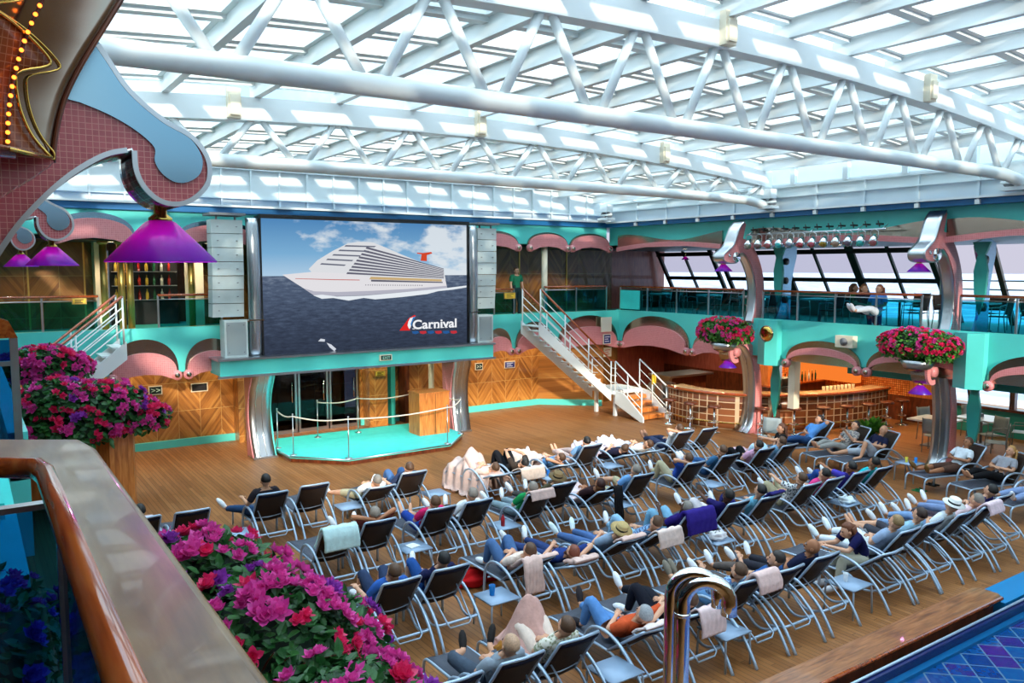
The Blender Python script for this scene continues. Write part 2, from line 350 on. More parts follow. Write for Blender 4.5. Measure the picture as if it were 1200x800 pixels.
SKY0=0.8; SKY1=5.0; SUNE=5.0
# ------------------------------------------------------------------ camera, sky, sun
cam = bpy.data.cameras.new('camera'); co = bpy.data.objects.new('camera', cam); COL.objects.link(co); S.camera = co
cam.sensor_width = 36; cam.lens = 36*941/1200; cam.clip_end = 6000; cam.clip_start = .05
co.location = (0, 0, 4.8); co.rotation_euler = (radians(90-5.19), 0, radians(-34.31))
S.view_settings.view_transform = 'Standard'; S.view_settings.look = 'None'; S.view_settings.gamma = 1; S.view_settings.exposure = .05
S.view_settings.use_curve_mapping = False
w = bpy.data.worlds.new('world'); S.world = w; w.use_nodes = True; nt = w.node_tree; nt.nodes.clear()
out = N(nt, 'ShaderNodeOutputWorld'); bg = N(nt, 'ShaderNodeBackground'); tc = N(nt, 'ShaderNodeTexCoord'); sx = N(nt, 'ShaderNodeSeparateXYZ')
nt.links.new(tc.outputs['Generated'], sx.inputs[0])
cl = N(nt, 'ShaderNodeTexNoise', Scale=5.0, Detail=6.0); nt.links.new(tc.outputs['Generated'], cl.inputs['Vector'])
hi = ramp(nt, cl.outputs[0], [(.42, (.46, .74, .95, 1)), (.58, (.88, .98, 1.0, 1))])
f1 = N(nt, 'ShaderNodeMapRange'); f1.inputs[1].default_value = .03; f1.inputs[2].default_value = .13; nt.links.new(sx.outputs[2], f1.inputs[0])
c = mixc(nt, f1.outputs[0], srgb(226, 224, 244), hi); nt.links.new(c, bg.inputs[0])
zz = M_(nt, 'MAXIMUM', sx.outputs[2], 0.0)
st = M_(nt, 'ADD', M_(nt, 'ADD', SKY0, M_(nt, 'MULTIPLY', f1.outputs[0], .6)), M_(nt, 'MULTIPLY', M_(nt, 'MULTIPLY', zz, zz), SKY1)); nt.links.new(st, bg.inputs[1]); nt.links.new(bg.outputs[0], out.inputs[0])
sun = bpy.data.lights.new('sun', 'SUN'); sun.energy = SUNE; sun.angle = radians(2); sun.color = (1, .9, .74)
so = bpy.data.objects.new('sun', sun); COL.objects.link(so)
so.rotation_euler = Vector((.24, .93, -.27)).to_track_quat('-Z', 'Y').to_euler(); so.location = (-5, -20, 12)
def area(x, y, z, sx_, sy_, e, col=(1, .72, .42), rot=(0,0,0)):
    l = bpy.data.lights.new('ceiling_light', 'AREA'); l.shape = 'RECTANGLE'; l.size = sx_; l.size_y = sy_; l.energy = e; l.color = col
    o = bpy.data.objects.new('ceiling_light_source', l); COL.objects.link(o); o.location = (x, y, z); o.rotation_euler = rot; return o
# ------------------------------------------------------------------ hull, decks, walls
def boxs(name, b, mat): m = MB(); m.box(*b); return struct(name, m, mat)
boxs('floor', (-8, 30, -8, 26, -.2, 0), 'deck')
boxs('floor', (-8, .33, -6, 3.25, 2.98, 3.2), 'wooddark'); boxs('floor', (-8, -.5, 3.25, 8, 2.98, 3.2), 'teal'); boxs('floor', (-8, .4, 8, 20.99, 2.98, 3.2), 'teal')
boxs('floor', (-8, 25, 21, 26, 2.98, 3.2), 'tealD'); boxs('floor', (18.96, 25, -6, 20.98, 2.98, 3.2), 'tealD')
m = MB(); m.box(-3000, 3000, -3000, 3000, -14.2, -14)
struct('floor', m, 'sea')
# under-deck walls
boxs('wall_front', (-8, 6.9, 22.8, 23.0, 0, 2.98), 'chev'); boxs('wall_front', (9.9, 16.7, 22.8, 23.0, 0, 2.98), 'chev')
boxs('wall_front', (6.9, 9.9, 22.8, 23.0, 2.55, 2.98), 'wooddark')
m = MB(); m.prism([(16.7,22.8,0),(18.35,21.3,0),(18.5,21.4,0),(18.5,24.5,0),(16.7,24.5,0)], (0,0,2.98)); struct('wall_front', m, 'chev')
boxs('wall_front', (18.5, 26, 24.3, 24.5, 0, 2.98), 'pinkwood')
boxs('wall_right', (24.4, 24.6, -6, 12.6, 0, .8), 'tealD'); boxs('wall_right', (24.4, 24.6, 12.6, 24.3, 0, .8), 'wooddark'); boxs('wall_right', (24.4, 24.6, 12.6, 13.6, .8, 2.98), 'box'); boxs('wall_right', (24.4, 24.6, 13.6, 16.9, .8, 2.98), 'copper'); boxs('wall_right', (24.4, 24.6, 16.9, 24.3, .8, 2.98), 'pinkwood')
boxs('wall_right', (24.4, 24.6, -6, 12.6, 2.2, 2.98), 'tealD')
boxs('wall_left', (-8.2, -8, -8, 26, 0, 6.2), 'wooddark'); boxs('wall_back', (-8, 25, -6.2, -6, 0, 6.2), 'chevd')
boxs('wall_left', (-3.2, -3, 3, 22.8, 0, 2.98), 'chev')
# baseboards
for a in ((-3, 6.9, 22.72, 22.8), (9.9, 16.66, 22.72, 22.8)): boxs('baseboard_front', (*a, 0, .2), 'teal')
m = MB(); m.prism([(16.66,22.72,0),(18.3,21.22,0),(18.36,21.29,0),(16.7,22.79,0)], (0,0,.2)); struct('baseboard_front', m, 'teal')
# stage doors under the screen
for i in range(3):
    x = 7.0+i*.96; d = thing('sliding_door', ['left', 'middle', 'right'][i]+' dark glass door with steel jambs in the wall behind the stage', 'door', (x+.46, 22.82, 0))
    d['kind'] = 'structure'; d.name = 'door_%d' % (i+1)
    f = MB(); f.box(x, x+.06, 22.78, 22.86, 0, 2.5); f.box(x+.86, x+.92, 22.78, 22.86, 0, 2.5); f.box(x+.06, x+.86, 22.78, 22.86, 2.42, 2.5); f.box(x+.06, x+.86, 22.78, 22.86, 0, .1); f.build('door_frame', 'steel', d, True)
    g = MB(); g.box(x+.06, x+.86, 22.81, 22.83, .1, 2.42); g.build('door_glass', 'darkwin', d, True)
    h = MB(); h.tube([(x+.76, 22.74, .9), (x+.76, 22.74, 1.5)], .015); h.box(x+.75, x+.77, 22.74, 22.8, .92, .95); h.box(x+.75, x+.77, 22.74, 22.8, 1.45, 1.48); h.build('door_handle', 'chrome', d, True)
boxs('wall_front', (6.9, 9.9, 24.0, 24.1, 0, 2.98), 'dark')
# upper deck walls
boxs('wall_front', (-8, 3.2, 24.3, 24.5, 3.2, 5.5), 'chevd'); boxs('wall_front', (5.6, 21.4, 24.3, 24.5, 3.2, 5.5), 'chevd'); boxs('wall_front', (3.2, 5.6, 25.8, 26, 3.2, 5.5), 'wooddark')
boxs('wall_front', (21.4, 24.3, 24.3, 24.5, 3.2, 5.5), 'pinkwood')
m = MB()
for x in (-1.2, .1, 1.4, 2.7, 6.2, 7.6, 13.6, 14.7, 15.8, 16.9, 18.0, 19.1): m.box(x-.02, x+.02, 24.27, 24.3, 3.2, 5.5)
struct('trim_1', m, 'gold')
# ceilings of upper decks
boxs('ceiling', (-8, .1, -6, 26, 6.2, 6.4), 'whiteP'); boxs('ceiling', (.1, 25, 21.9, 26, 5.5, 5.7), 'dark'); boxs('ceiling', (18.86, 25, -6, 21.9, 5.5, 5.7), 'dark')
boxs('ceiling', (18.7, 25, -6, 26, 6.3, 6.42), 'whiteP'); boxs('ceiling', (.1, 18.7, 21.9, 26, 6.3, 6.42), 'whiteP')
# upper fascias: turquoise band under the roof, blue strip
boxs('trim_2', (-8, 18.5, 21.3, 21.9, 5.6, 6.2), 'teal'); boxs('trim_3', (18.72, 18.84, -6, 21.4, 5.6, 6.2), 'teal')
boxs('trim_4', (-8, 18.6, 21.2, 21.9, 6.2, 6.4), 'blue'); boxs('trim_5', (18.4, 18.84, -6, 21.2, 6.2, 6.37), 'blue')
boxs('trim_6', (-8, 18.45, 21.12, 21.2, 6.36, 6.41), 'white'); boxs('trim_7', (18.3, 18.4, -6, 21.12, 6.33, 6.38), 'white')
# roof end wall panels with ribs, right roof side
m = MB(); m.box(.1, 18.6, 21.55, 21.6, 6.4, 7.46)
for i in range(25): x = .3+i*.76; m.box(x-.025, x+.025, 21.47, 21.55, 6.42, 7.4)
m.box(.1, 18.6, 21.45, 21.55, 6.6, 6.64); m.box(.1, 18.6, 21.45, 21.55, 7.36, 7.42)
struct('wall_front', m, 'whiteP')
m = MB(); m.box(18.6, 18.65, -5, 21.5, 6.38, 7.02)
for i in range(20): y = -4.6+i*1.36; m.box(18.54, 18.6, y-.03, y+.03, 6.4, 7.0)
m.box(18.5, 18.6, -5, 21.5, 6.72, 6.76); m.box(18.52, 18.6, -5, 21.5, 6.98, 7.04)
struct('wall_right', m, 'whiteP')
for k in range(17):
    y = -5+k*1.56; yb = y+1.56
    if yb > 21.5: yb = 21.5
    f = MB(); f.box(18.5, 18.64, y, y+.14, 7.04, 7.6); f.box(18.56, 18.62, y+.14, yb, 7.04, 7.08); f.box(18.56, 18.62, y+.14, yb, 7.52, 7.6)
    o = struct('window_%d' % (k+1), f, 'whiteP')
    g = MB(); g.box(18.59, 18.6, y+.14, yb, 7.08, 7.52); gg = g.build('glass', 'pane', o, True)
# ------------------------------------------------------------------ roof: stepped retractable sections
secs = [(-5, 1.5, 8.62), (1.5, 8.0, 8.27), (8.0, 14.5, 7.9), (14.5, 21.5, 7.5)]
XS = [9+1.52*k for k in range(-6, 7)]
def sag(x): return -.0057*(x-9)**2
def barX(m, y0, y1, z0, z1, x0=-.2, x1=18.5, n=24):      # a bar along x following the roof camber
    vs = []; 
    for i in range(n+1):
        x = x0+(x1-x0)*i/n; s_ = sag(x); vs += [(x, y0, z0+s_), (x, y1, z0+s_), (x, y1, z1+s_), (x, y0, z1+s_)]
    fs = [(0,1,2,3), (4*n+3, 4*n+2, 4*n+1, 4*n)]
    for i in range(n):
        a = 4*i; b = a+4; fs += [(a, b, b+1, a+1), (a+1, b+1, b+2, a+2), (a+2, b+2, b+3, a+3), (a+3, b+3, b, a)]
    m.add(vs, fs, False)
wn = 30; tn = 20
for si, (y0, y1, zb) in enumerate(secs):
    for x in XS:                                          # purlins run fore and aft
        s_ = sag(x); m = MB(); m.box(x-.04, x+.04, y0+.05, y1+.25, zb+s_+.025, zb+s_+.26); m.box(x-.06, x+.06, y0+.05, y1+.25, zb+s_, zb+s_+.025)
        struct('trim_%d' % tn, m, 'white'); tn += 1
    ny = 5; dy = (y1-y0)/ny
    for j in range(ny+1):
        m = MB(); y = y0+j*dy; barX(m, y-.08, y+.08, zb+.2, zb+.36); struct('trim_%d' % tn, m, 'white'); tn += 1
    ed = [-.2]+XS+[18.5]
    for a, b in zip(ed[:-1], ed[1:]):                     # one glazed strip between each pair of purlins
        if b-a < .4: continue
        sa, sb = sag(a), sag(b); f = MB()
        for j in range(ny):
            ya, yb = y0+j*dy+.08, y0+(j+1)*dy-.08; xa, xb = a+.04, b-.04; t = .09
            for (p, q, r, u) in ((xa, xb, ya, ya+t), (xa, xb, yb-t, yb), (xa, xa+t, ya+t, yb-t), (xb-t, xb, ya+t, yb-t)):
                zp, zq = sa+(sb-sa)*(p-a)/(b-a), sa+(sb-sa)*(q-a)/(b-a)
                f.add([(p,r,zb+.26+zp),(q,r,zb+.26+zq),(q,u,zb+.26+zq),(p,u,zb+.26+zp),(p,r,zb+.34+zp),(q,r,zb+.34+zq),(q,u,zb+.34+zq),(p,u,zb+.34+zp)],
                      [(3,2,1,0),(4,5,6,7),(0,1,5,4),(1,2,6,5),(2,3,7,6),(3,0,4,7)], False)
        o = struct('window_%d' % wn, f, 'white'); wn += 1
        g = MB(); g.add([(a, y0, zb+.35+sa), (b, y0, zb+.35+sb), (b, y1, zb+.35+sb), (a, y1, zb+.35+sa)], [(0,1,2,3)], False); g.build('glass', 'pane', o, True)
    m = MB(); barX(m, y1-.02, y1+.04, zb-.04, zb+.4) if si < 3 else None
def truss(Y, zc, zt, zt2, label, k0=0):
    t = thing('roof_truss', label, 'truss', (9, Y, zc-.12), 0, 'white tubular trusses under the glass roof')
    m = MB(); P = [(-.3, Y, zc-.02)]+[(x, Y, zc+.05*(1-((x-9)/9.5)**4)) for x in [0.5+.85*i for i in range(21)]]+[(18.3, Y, zc-.08), (18.6, Y, zc-.16)]
    m.tube(P, .12, 16); m.build('bottom_chord', 'white', t, True)
    g = MB(); barX(g, Y-.1, Y+.16, zt, zt2, -.3, 18.45); g.build('top_girder', 'white', t, True)
    for k in range(-6, 7):
        xt = 9+1.52*k
        for s_ in (-1, 1):
            xb = xt+.76*s_
            if xb < -.2 or xb > 18.2: continue
            w_ = MB(); a = Vector((xt+.09*s_, Y, zt+sag(xt)+.02)); b = Vector((xb-.1*s_, Y, zc+.08)); w_.tube([a, b], .062, 10); w_.build('web_tube', 'white', t, True)
    for x in (4.0, 9.0, 14.3):
        b = MB(); b.box(x-.11, x+.11, Y-.22, Y-.1, zt+sag(x)+.02, zt2+sag(x)+.12); b.box(x-.08, x+.08, Y-.26, Y-.22, zt+sag(x)+.06, zt2+sag(x)); b.build('clamp_box', 'cream', t, True)
    e = MB(); e.prism([(18.0, Y-.06, zt-.7), (18.5, Y-.06, zt-.75), (18.5, Y-.06, zt2-.45), (18.2, Y-.06, zt2-.4)], (0, .12, 0)); e.build('end_gusset', 'white', t, True)
truss(8.0, 6.68, 7.88, 8.24, 'nearer white tubular roof truss crossing high over the loungers')
truss(14.5, 6.62, 7.5, 7.9, 'farther white tubular roof truss crossing in front of the screen')
truss(1.3, 7.0, 8.25, 8.6, 'white tubular roof truss overhead nearest the viewer')
# roller bogies in the corner of the roof
for i, (x, y) in enumerate(((18.2, 20.9), (18.35, 8.1), (18.35, 14.4))):
    t = thing('roof_bogie', ['roof roller bogie in the far corner above the blue strip', 'roof roller bogie at the right end of the nearer truss', 'roof roller bogie at the right end of the farther truss'][i], 'roller', (x, y, 6.4), 0, 'roof roller bogies')
    m = MB(); m.box(x-.25, x+.1, y-.25, y+.25, 6.42, 6.5); m.box(x-.2, x+.05, y-.2, y+.2, 6.7, 6.95); m.tube([(x-.1, y-.3, 6.6), (x-.1, y+.3, 6.6)], .03); m.build('bracket', 'whiteP', t, True)
    for s_ in (-1, 1): m = MB(); m.cyl((x-.1, y+.15*s_, 6.6), (x-.02, y+.15*s_, 6.6), .11, 14); m.build('wheel', 'grey', t, True)
# small white lugs on the blue strip
for i in range(11):
    y = 6.2+i*1.35; m = MB(); m.box(18.32, 18.4, y-.05, y+.05, 6.2, 6.3); m.box(18.34, 18.38, y-.02, y+.02, 6.3, 6.34)
    tag(m.build('strip_lug', 'white'), 'small white lug on the blue strip under the right side of the roof', 'lug', 'white lugs along the blue strip')

# ------------------------------------------------------------------ fascias with scallops
def toP(axis, c, s_, z):                      # point on a fascia plane: axis 'x' runs along x at y=c, 'y' runs along y at x=c
    return (s_, c, z) if axis == 'x' else (c, s_, z)
def slab(axis, c, pts, th, m): m.prism([toP(axis, c, a, b) for a, b in pts], (0, -th, 0) if axis == 'x' else (-th, 0, 0))
def scallop(name, label, axis, c, s0, s1, zb, h, hp, curl=(1, 1), mir='bronze', cat='scallop', rim=False):
    """bronze mirror dome with a rose band below, ending in curls."""
    t = thing(name, label, cat, toP(axis, c, (s0+s1)/2, zb), 0, 'scalloped mirror and mosaic arches on the balcony fronts')
    cx = (s0+s1)/2; r = abs(s1-s0)/2; n = 22
    m = MB(); pts = [(cx-r, zb)]+[(cx-r*cos(pi*i/n), zb+h*sin(pi*i/n)**.8) for i in range(1, n)]+[(cx+r, zb)]
    slab(axis, c, pts, .05, m); m.build('mirror_dome', mir, t, True)
    m = MB(); r2 = r*.93
    up = [(cx-r2*cos(pi*i/n), zb+hp*sin(pi*i/n)**.8) for i in range(n+1)]; lo = [(cx+r2*cos(pi*i/n), zb-.06+(hp-.13)*sin(pi*i/n)**.8) for i in range(n+1)] if rim else [(cx+r2, zb-.18), (cx+r2*.5, zb-.04), (cx, zb), (cx-r2*.5, zb-.04), (cx-r2, zb-.18)]
    slab(axis, c-.05, up+lo, .07, m); m.build('rose_band', 'mosaicB', t, True)
    for k, sx in zip(curl, (-1, 1)):
        if not k: continue
        m = MB(); q = toP(axis, c-.05, cx+sx*(r-.06), zb-.06); e = (0, -.1, 0) if axis == 'x' else (-.1, 0, 0)
        m.cyl(q, tuple(a+b for a, b in zip(q, e)), .12, 20); m.build('curl', 'mosaicB', t, True)
        m = MB(); q2 = tuple(a+b for a, b in zip(q, e)); m.cyl(q2, tuple(a+b*.25 for a, b in zip(q2, e)), .06, 16); m.build('curl_boss', 'bronze', t, True)
    return t
# front fascia (y = 21)
def fascia(axis, c, s0, s1, z0, z1, nm): m = MB(); slab(axis, c, [(s0, z0), (s1, z0), (s1, z1), (s0, z1)], .06, m); return struct(nm, m, 'teal')
boxs('trim_8', (.5, 5.2, 20.95, 21.1, 2.25, 3.36), 'teal'); boxs('trim_9', (12.9, 18.8, 20.95, 21.1, 2.25, 3.36), 'teal'); boxs('trim_10', (5.2, 12.9, 20.95, 21.1, 2.5, 3.36), 'teal')
boxs('trim_11', (18.8, 18.95, -5, 21.1, 2.3, 3.38), 'teal')
boxs('trim_12', (-3, .5, 20.95, 21.1, 2.3, 3.36), 'teal'); boxs('trim_13', (.25, .4, 8, 20.95, 2.3, 3.4), 'teal'); boxs('trim_14', (-.6, -.45, 3.2, 8, 2.3, 3.4), 'teal')
for i, (a, b, h) in enumerate(((2.75, 4.3, .85), (4.45, 5.75, .8), (13.3, 14.25, .7), (14.4, 15.9, .85), (16.1, 18.7, .98))):
    scallop('scalloped_arch', ['mirrored scallop left of the wall socket plates under the left balcony', 'mirrored scallop beside the left loudspeakers', 'small mirrored scallop between right loudspeaker and the stairs', 'sunlit mirrored scallop behind the stair handrails', 'wide mirrored scallop with white camera box at the front corner'][i], 'x', 20.94, a, b, 2.25, h, h*.62)
for i, (a, b) in enumerate(((17.6, 20.7), (15.75, 17.45), (11.75, 14.0), (9.0, 11.6), (6.0, 8.7), (3.4, 5.9))):
    scallop('scalloped_arch', ['bronze scallop at the corner right of the stairs', 'rose scallop behind the farther flower basket', 'rose arch over the mosaic bar', 'rose arch left of the nearer flower basket', 'rose arch at the right edge of the picture', 'rose arch past the right edge'][i], 'y', 18.79, a, b, 2.26, (.98, .62, .62, .68, .72, .7)[i], (.66, .44, .44, .48, .5, .5)[i], rim=i > 1)
# lower inner turquoise soffit edge
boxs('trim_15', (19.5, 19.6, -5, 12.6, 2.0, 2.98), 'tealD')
# upper scallops below the turquoise band
for i, (a, b) in enumerate(((1.7, 3.5), (4.45, 6.4), (12.9, 14.75), (15.1, 16.75), (16.85, 18.6))):
    scallop('upper_scallop', ['long rose scallop above the gold columns', 'rose scallop end left of the speaker stack', 'rose scallop right of the right speaker stack', 'rose double scallop above the upper wood wall', 'rose scallop in the front corner under the roof'][i], 'x', 21.29, a, b, 5.52, (.6, .5, .46, .46, .46)[i], (.46, .38, .38, .4, .4)[i], mir='bluemir' if i < 2 else 'bronze')
for i, (a, b) in enumerate(((16.3, 20.9), (10.2, 15.2), (5.2, 9.7), (.6, 5.1))):
    m = MB(); n = 20
    t = thing('wave_valance', ['rose and bronze wave valance left of the farther pillar', 'rose and bronze wave valance behind the row of stage lights', 'rose and bronze wave valance right of the nearer pillar', 'rose and bronze wave valance past the right edge'][i], 'valance', (18.45, (a+b)/2, 5.4), 0, 'wave valances under the right roof edge')
    up = [(b-(b-a)*j/n, 5.82+.12*sin(j/n*pi*2+1)) for j in range(n+1)]; slab('y', 18.71, [(a, 5.5), (b, 5.5)]+up, .05, m); m.build('mirror_band', 'bronze', t, True)
    m = MB(); slab('y', 18.66, [(a, 5.38), (a+(b-a)*.3, 5.5), (b-(b-a)*.3, 5.5), (b, 5.38)]+[(b-(b-a)*j/n, 5.52+.14*sin(j/n*pi)) for j in range(n+1)], .06, m); m.build('rose_band', 'mosaicB', t, True)

# ------------------------------------------------------------------ balustrades
def balustrade(label, axis, c, s0, s1, zb, zt, step=1.25, top='railteak', gl='bal'):
    t = thing('glass_balustrade', label, 'balustrade', toP(axis, c, (s0+s1)/2, zb), 0, 'glass balustrades of the upper deck')
    n = max(1, round(abs(s1-s0)/step)); d = (s1-s0)/n
    m = MB(); m.tube([toP(axis, c, s0, zt), toP(axis, c, s1, zt)], .032, 10); m.build('handrail', top, t, True)
    m = MB(); m.tube([toP(axis, c, s0, zt-.1), toP(axis, c, s1, zt-.1)], .012, 8); m.build('sub_rail', 'steel', t, True)
    for i in range(n+1):
        s_ = s0+d*i; p = MB(); a = toP(axis, c, s_-.02, zb); b = toP(axis, c, s_+.02, zb)
        if axis == 'x': p.box(a[0], b[0], c-.02, c+.02, zb, zt)
        else: p.box(c-.02, c+.02, a[1], b[1], zb, zt)
        p.build('post', 'steel', t, True)
    for i in range(n):
        a, b = s0+d*i+.03, s0+d*(i+1)-.03; p = MB()
        if axis == 'x': p.box(a, b, c-.006, c+.006, zb+.02, zt-.12)
        else: p.box(c-.006, c+.006, a, b, zb+.02, zt-.12)
        p.build('glass_panel', gl, t, True)
    return t
balustrade('glass balustrade on the front upper deck left of the screen', 'x', 21.0, 3.9, 5.4, 3.36, 4.15)
balustrade('glass balustrade on the front upper deck at the left end past the stairs', 'x', 21.0, -2.0, 2.6, 3.36, 4.15)
balustrade('glass balustrade on the front upper deck between speakers and the right stairs', 'x', 21.0, 12.9, 14.4, 3.36, 4.15, .75)
balustrade('glass balustrade on the front upper deck behind the right stairs', 'x', 21.0, 15.6, 18.25, 3.36, 4.2)
balustrade('long glass balustrade on the right upper deck left of the farther pillar', 'y', 18.85, 15.6, 20.95, 3.36, 4.18)
balustrade('glass balustrade on the right upper deck between the two pillars with people behind', 'y', 18.85, 10.3, 14.9, 3.36, 4.17)
balustrade('glass balustrade on the right upper deck right of the nearer pillar', 'y', 18.85, 1.0, 9.4, 3.36, 4.18)
m = MB(); m.box(18.76, 18.8, 19.9, 20.85, 3.42, 4.06); tag(m.build('balcony_panel', 'stageteal'), 'bright turquoise panel fixed behind glass at the front corner of the balcony', 'panel')

# ------------------------------------------------------------------ outer wall of the right upper deck: leaning windows, then open bays
k = 60
for i, (a, b) in enumerate(((21.0, 23.8), (17.9, 20.6), (15.2, 17.8), (12.6, 15.1))):
    f = MB(); lean = .55
    def WP(y, z): return (24.3-lean*(z-4.0)/1.3, y+.25*(z-4.0)/1.3, z)
    def bar(y0, z0, y1, z1, w_, f=f): p, q = Vector(WP(y0, z0)), Vector(WP(y1, z1)); f.obox((p+q)/2, q-p, (0, 1, 0) if abs(y1-y0) < .01 else (0, 0, 1), (1, 0, 0), (q-p).length/2+w_/2, w_/2, .05)
    for y, w_ in ((a, .16), ((a+b)/2, .08), (b, .16)): bar(y, 3.9, y, 5.45, w_)
    bar(a, 4.42, b, 4.42, .14); bar(a, 5.36, b, 5.36, .16); bar(a, 3.98, b, 3.98, .06)
    o = struct('window_%d' % k, f, 'black'); k += 1
    g = MB(); g.add([WP(a, 3.95), WP(b, 3.95), WP(b, 5.4), WP(a, 5.4)], [(0,1,2,3)], False); g.build('glass', 'win', o, True)
boxs('wall_right', (24.2, 24.5, 15.1, 24.3, 3.2, 3.95), 'tealD')
for i, y in enumerate((12.35, 10.9, 8.6, 6.2, 3.6)):
    m = MB(); m.obox((24.1, y, 4.4), (-.3, .25, 1.3), (0,1,0), (1,0,0), 1.25, .07, .06); struct('trim_%d' % tn, m, 'wooddark'); tn += 1
for z in (4.02, 4.2, 4.45):
    m = MB(); m.tube([(24.2, 1, z), (24.2, 12.3, z)], .02); struct('trim_%d' % tn, m, 'grey'); tn += 1
m = MB(); m.box(24.0, 24.1, 12.3, 12.6, 3.2, 5.5)
struct('trim_%d' % tn, m, 'white'); tn += 1
# lower deck sea opening posts
for y in (4.0, 7.0, 10.6, 12.5): m = MB(); m.box(24.38, 24.55, y-.07, y+.07, .8, 2.2); struct('trim_%d' % tn, m, 'wooddark'); tn += 1
m = MB(); m.box(24.3, 24.65, -6, 12.6, .74, .82); struct('trim_%d' % tn, m, 'wooddark'); tn += 1
# ------------------------------------------------------------------ big screen and what hangs around it
boxs('trim_16', (5.06, 12.97, 20.0, 20.95, 2.18, 2.58), 'teal')
m = MB(); m.box(5.0, 13.02, 19.94, 20.95, 2.55, 2.6); m.box(5.0, 13.02, 19.94, 20.0, 2.12, 2.18); struct('trim_17', m, 'steel')
t = thing('video_screen', 'giant outdoor video wall showing a white cruise ship at sea', 'screen', (9.27, 20.4, 2.56))
m = MB(); m.box(6.2, 12.34, 20.4, 20.75, 2.5, 6.12); m.build('casing', 'black', t, True)
m = MB(); m.box(6.2, 12.34, 20.3, 20.4, 6.06, 6.16); m.box(6.2, 6.25, 20.33, 20.4, 2.5, 6.06); m.box(12.29, 12.34, 20.33, 20.4, 2.5, 6.06); m.box(6.25, 12.29, 20.33, 20.4, 2.5, 2.56); m.build('bezel', 'black', t, True)
def mat_scr():
    m, nt = newmat('screen_picture'); x, y, z = posxyz(nt)
    u = M_(nt, 'DIVIDE', M_(nt, 'SUBTRACT', x, 6.25), 6.04); v = M_(nt, 'DIVIDE', M_(nt, 'SUBTRACT', z, 2.56), 3.5)
    sky = ramp(nt, v, [(.56, srgb(176, 204, 226)), (.75, srgb(120, 170, 208)), (1, srgb(78, 132, 182))])
    n = N(nt, 'ShaderNodeTexNoise', Scale=2.3, Detail=7.0, Roughness=.55); nt.links.new(comb(nt, M_(nt, 'MULTIPLY', u, 2.2), 0, M_(nt, 'MULTIPLY', v, 2.8)), n.inputs['Vector'])
    cf = N(nt, 'ShaderNodeMapRange'); cf.inputs[1].default_value = .5; cf.inputs[2].default_value = .62
    nt.links.new(M_(nt, 'ADD', n.outputs[0], M_(nt, 'MULTIPLY', M_(nt, 'SUBTRACT', u, .42), .25)), cf.inputs[0])
    sky = mixc(nt, M_(nt, 'MULTIPLY', cf.outputs[0], .85), sky, srgb(222, 228, 232))
    w = N(nt, 'ShaderNodeTexNoise', Scale=6.0, Detail=8.0, Roughness=.7); nt.links.new(comb(nt, M_(nt, 'MULTIPLY', u, 3.4), 0, M_(nt, 'MULTIPLY', v, 9.0)), w.inputs['Vector'])
    seac = ramp(nt, M_(nt, 'ADD', M_(nt, 'MULTIPLY', v, .5), M_(nt, 'MULTIPLY', w.outputs[0], .6)), [(.2, srgb(38, 44, 58)), (.4, srgb(56, 66, 86)), (.56, srgb(80, 94, 118)), (.75, srgb(140, 154, 172))])
    c = mixc(nt, M_(nt, 'GREATER_THAN', v, .585), seac, sky)
    out = N(nt, 'ShaderNodeOutputMaterial'); e = N(nt, 'ShaderNodeEmission', Strength=SCR); nt.links.new(c, e.inputs[0]); nt.links.new(e.outputs[0], out.inputs[0]); return m
SCR = 1.0
m = MB(); m.box(6.25, 12.29, 20.385, 20.4, 2.56, 6.06); pic = m.build('picture', mat_scr(), t, True)
def SP(px, py):     # crop-picture coordinates (0..1189, 0..800) of the displayed image on the screen plane
    u = (px-32)/(1118-32); yt = 30+(58-30)*u; yb = 762+(706-762)*u
    return 6.25+6.04*(u*(1-.115*(1-u))), 6.06-3.5*(py-yt)/(yb-yt)
def layer(name, pts, col, d, st=SCR): 
    mm = MB(); mm.prism([(*SP(*p)[:1], 20.384-d, SP(*p)[1]) for p in pts], (0, -.002, 0)); return mm.build(name, emis('screen_'+name, col, st), t, True)
layer('ship_hull', [(138,326),(300,310),(480,318),(560,330),(640,345),(1000,350),(1010,398),(900,408),(700,425),(560,436),(430,440),(300,436),(250,400)], (222,220,224), .001)
layer('ship_hull_shadow', [(250,398),(300,436),(430,440),(560,436),(700,425),(900,408),(1010,398),(1008,385),(800,402),(600,412),(420,418),(300,414)], (176,176,190), .003)
layer('ship_superstructure', [(275,296),(320,250),(400,200),(480,160),(540,150),(610,152),(680,180),(760,215),(860,255),(990,296),(1002,352),(640,346),(560,332),(470,318),(290,312)], (216,218,222), .004)
layer('ship_stripe', [(205,345),(400,350),(540,352),(540,356),(400,354),(205,348)], (190,90,80), .004)
for i in range(9):
    a, b = (580-13*i, 176+17*i), (992, 292+6.2*i); layer('balcony_row', [(a[0], a[1]), (b[0], b[1]), (b[0], b[1]+3.6), (a[0]-6, a[1]+10)], (96,96,112), .006)
for i in range(5):
    x0 = 470-32*i; layer('bridge_windows', [(x0, 168+24*i), (x0+160-8*i, 172+25*i), (x0+150-8*i, 179+25*i), (x0-8, 176+24*i)], (104,108,124), .006)
layer('lifeboat_row', [(600,336),(980,350),(980,362),(590,350)], (196,168,120), .007); layer('deck_shadow', [(600,352),(985,364),(985,370),(600,362)], (92,92,106), .007)
for i in range(26): x = 570+i*12; layer('porthole', [(x,378+i*.1),(x+4,378+i*.1),(x+4,383+i*.1),(x,383+i*.1)], (84,84,100), .006)
layer('ship_funnel', [(866,250),(872,216),(848,212),(846,206),(880,208),(924,202),(930,210),(900,220),(900,252)], (206,72,44), .006)
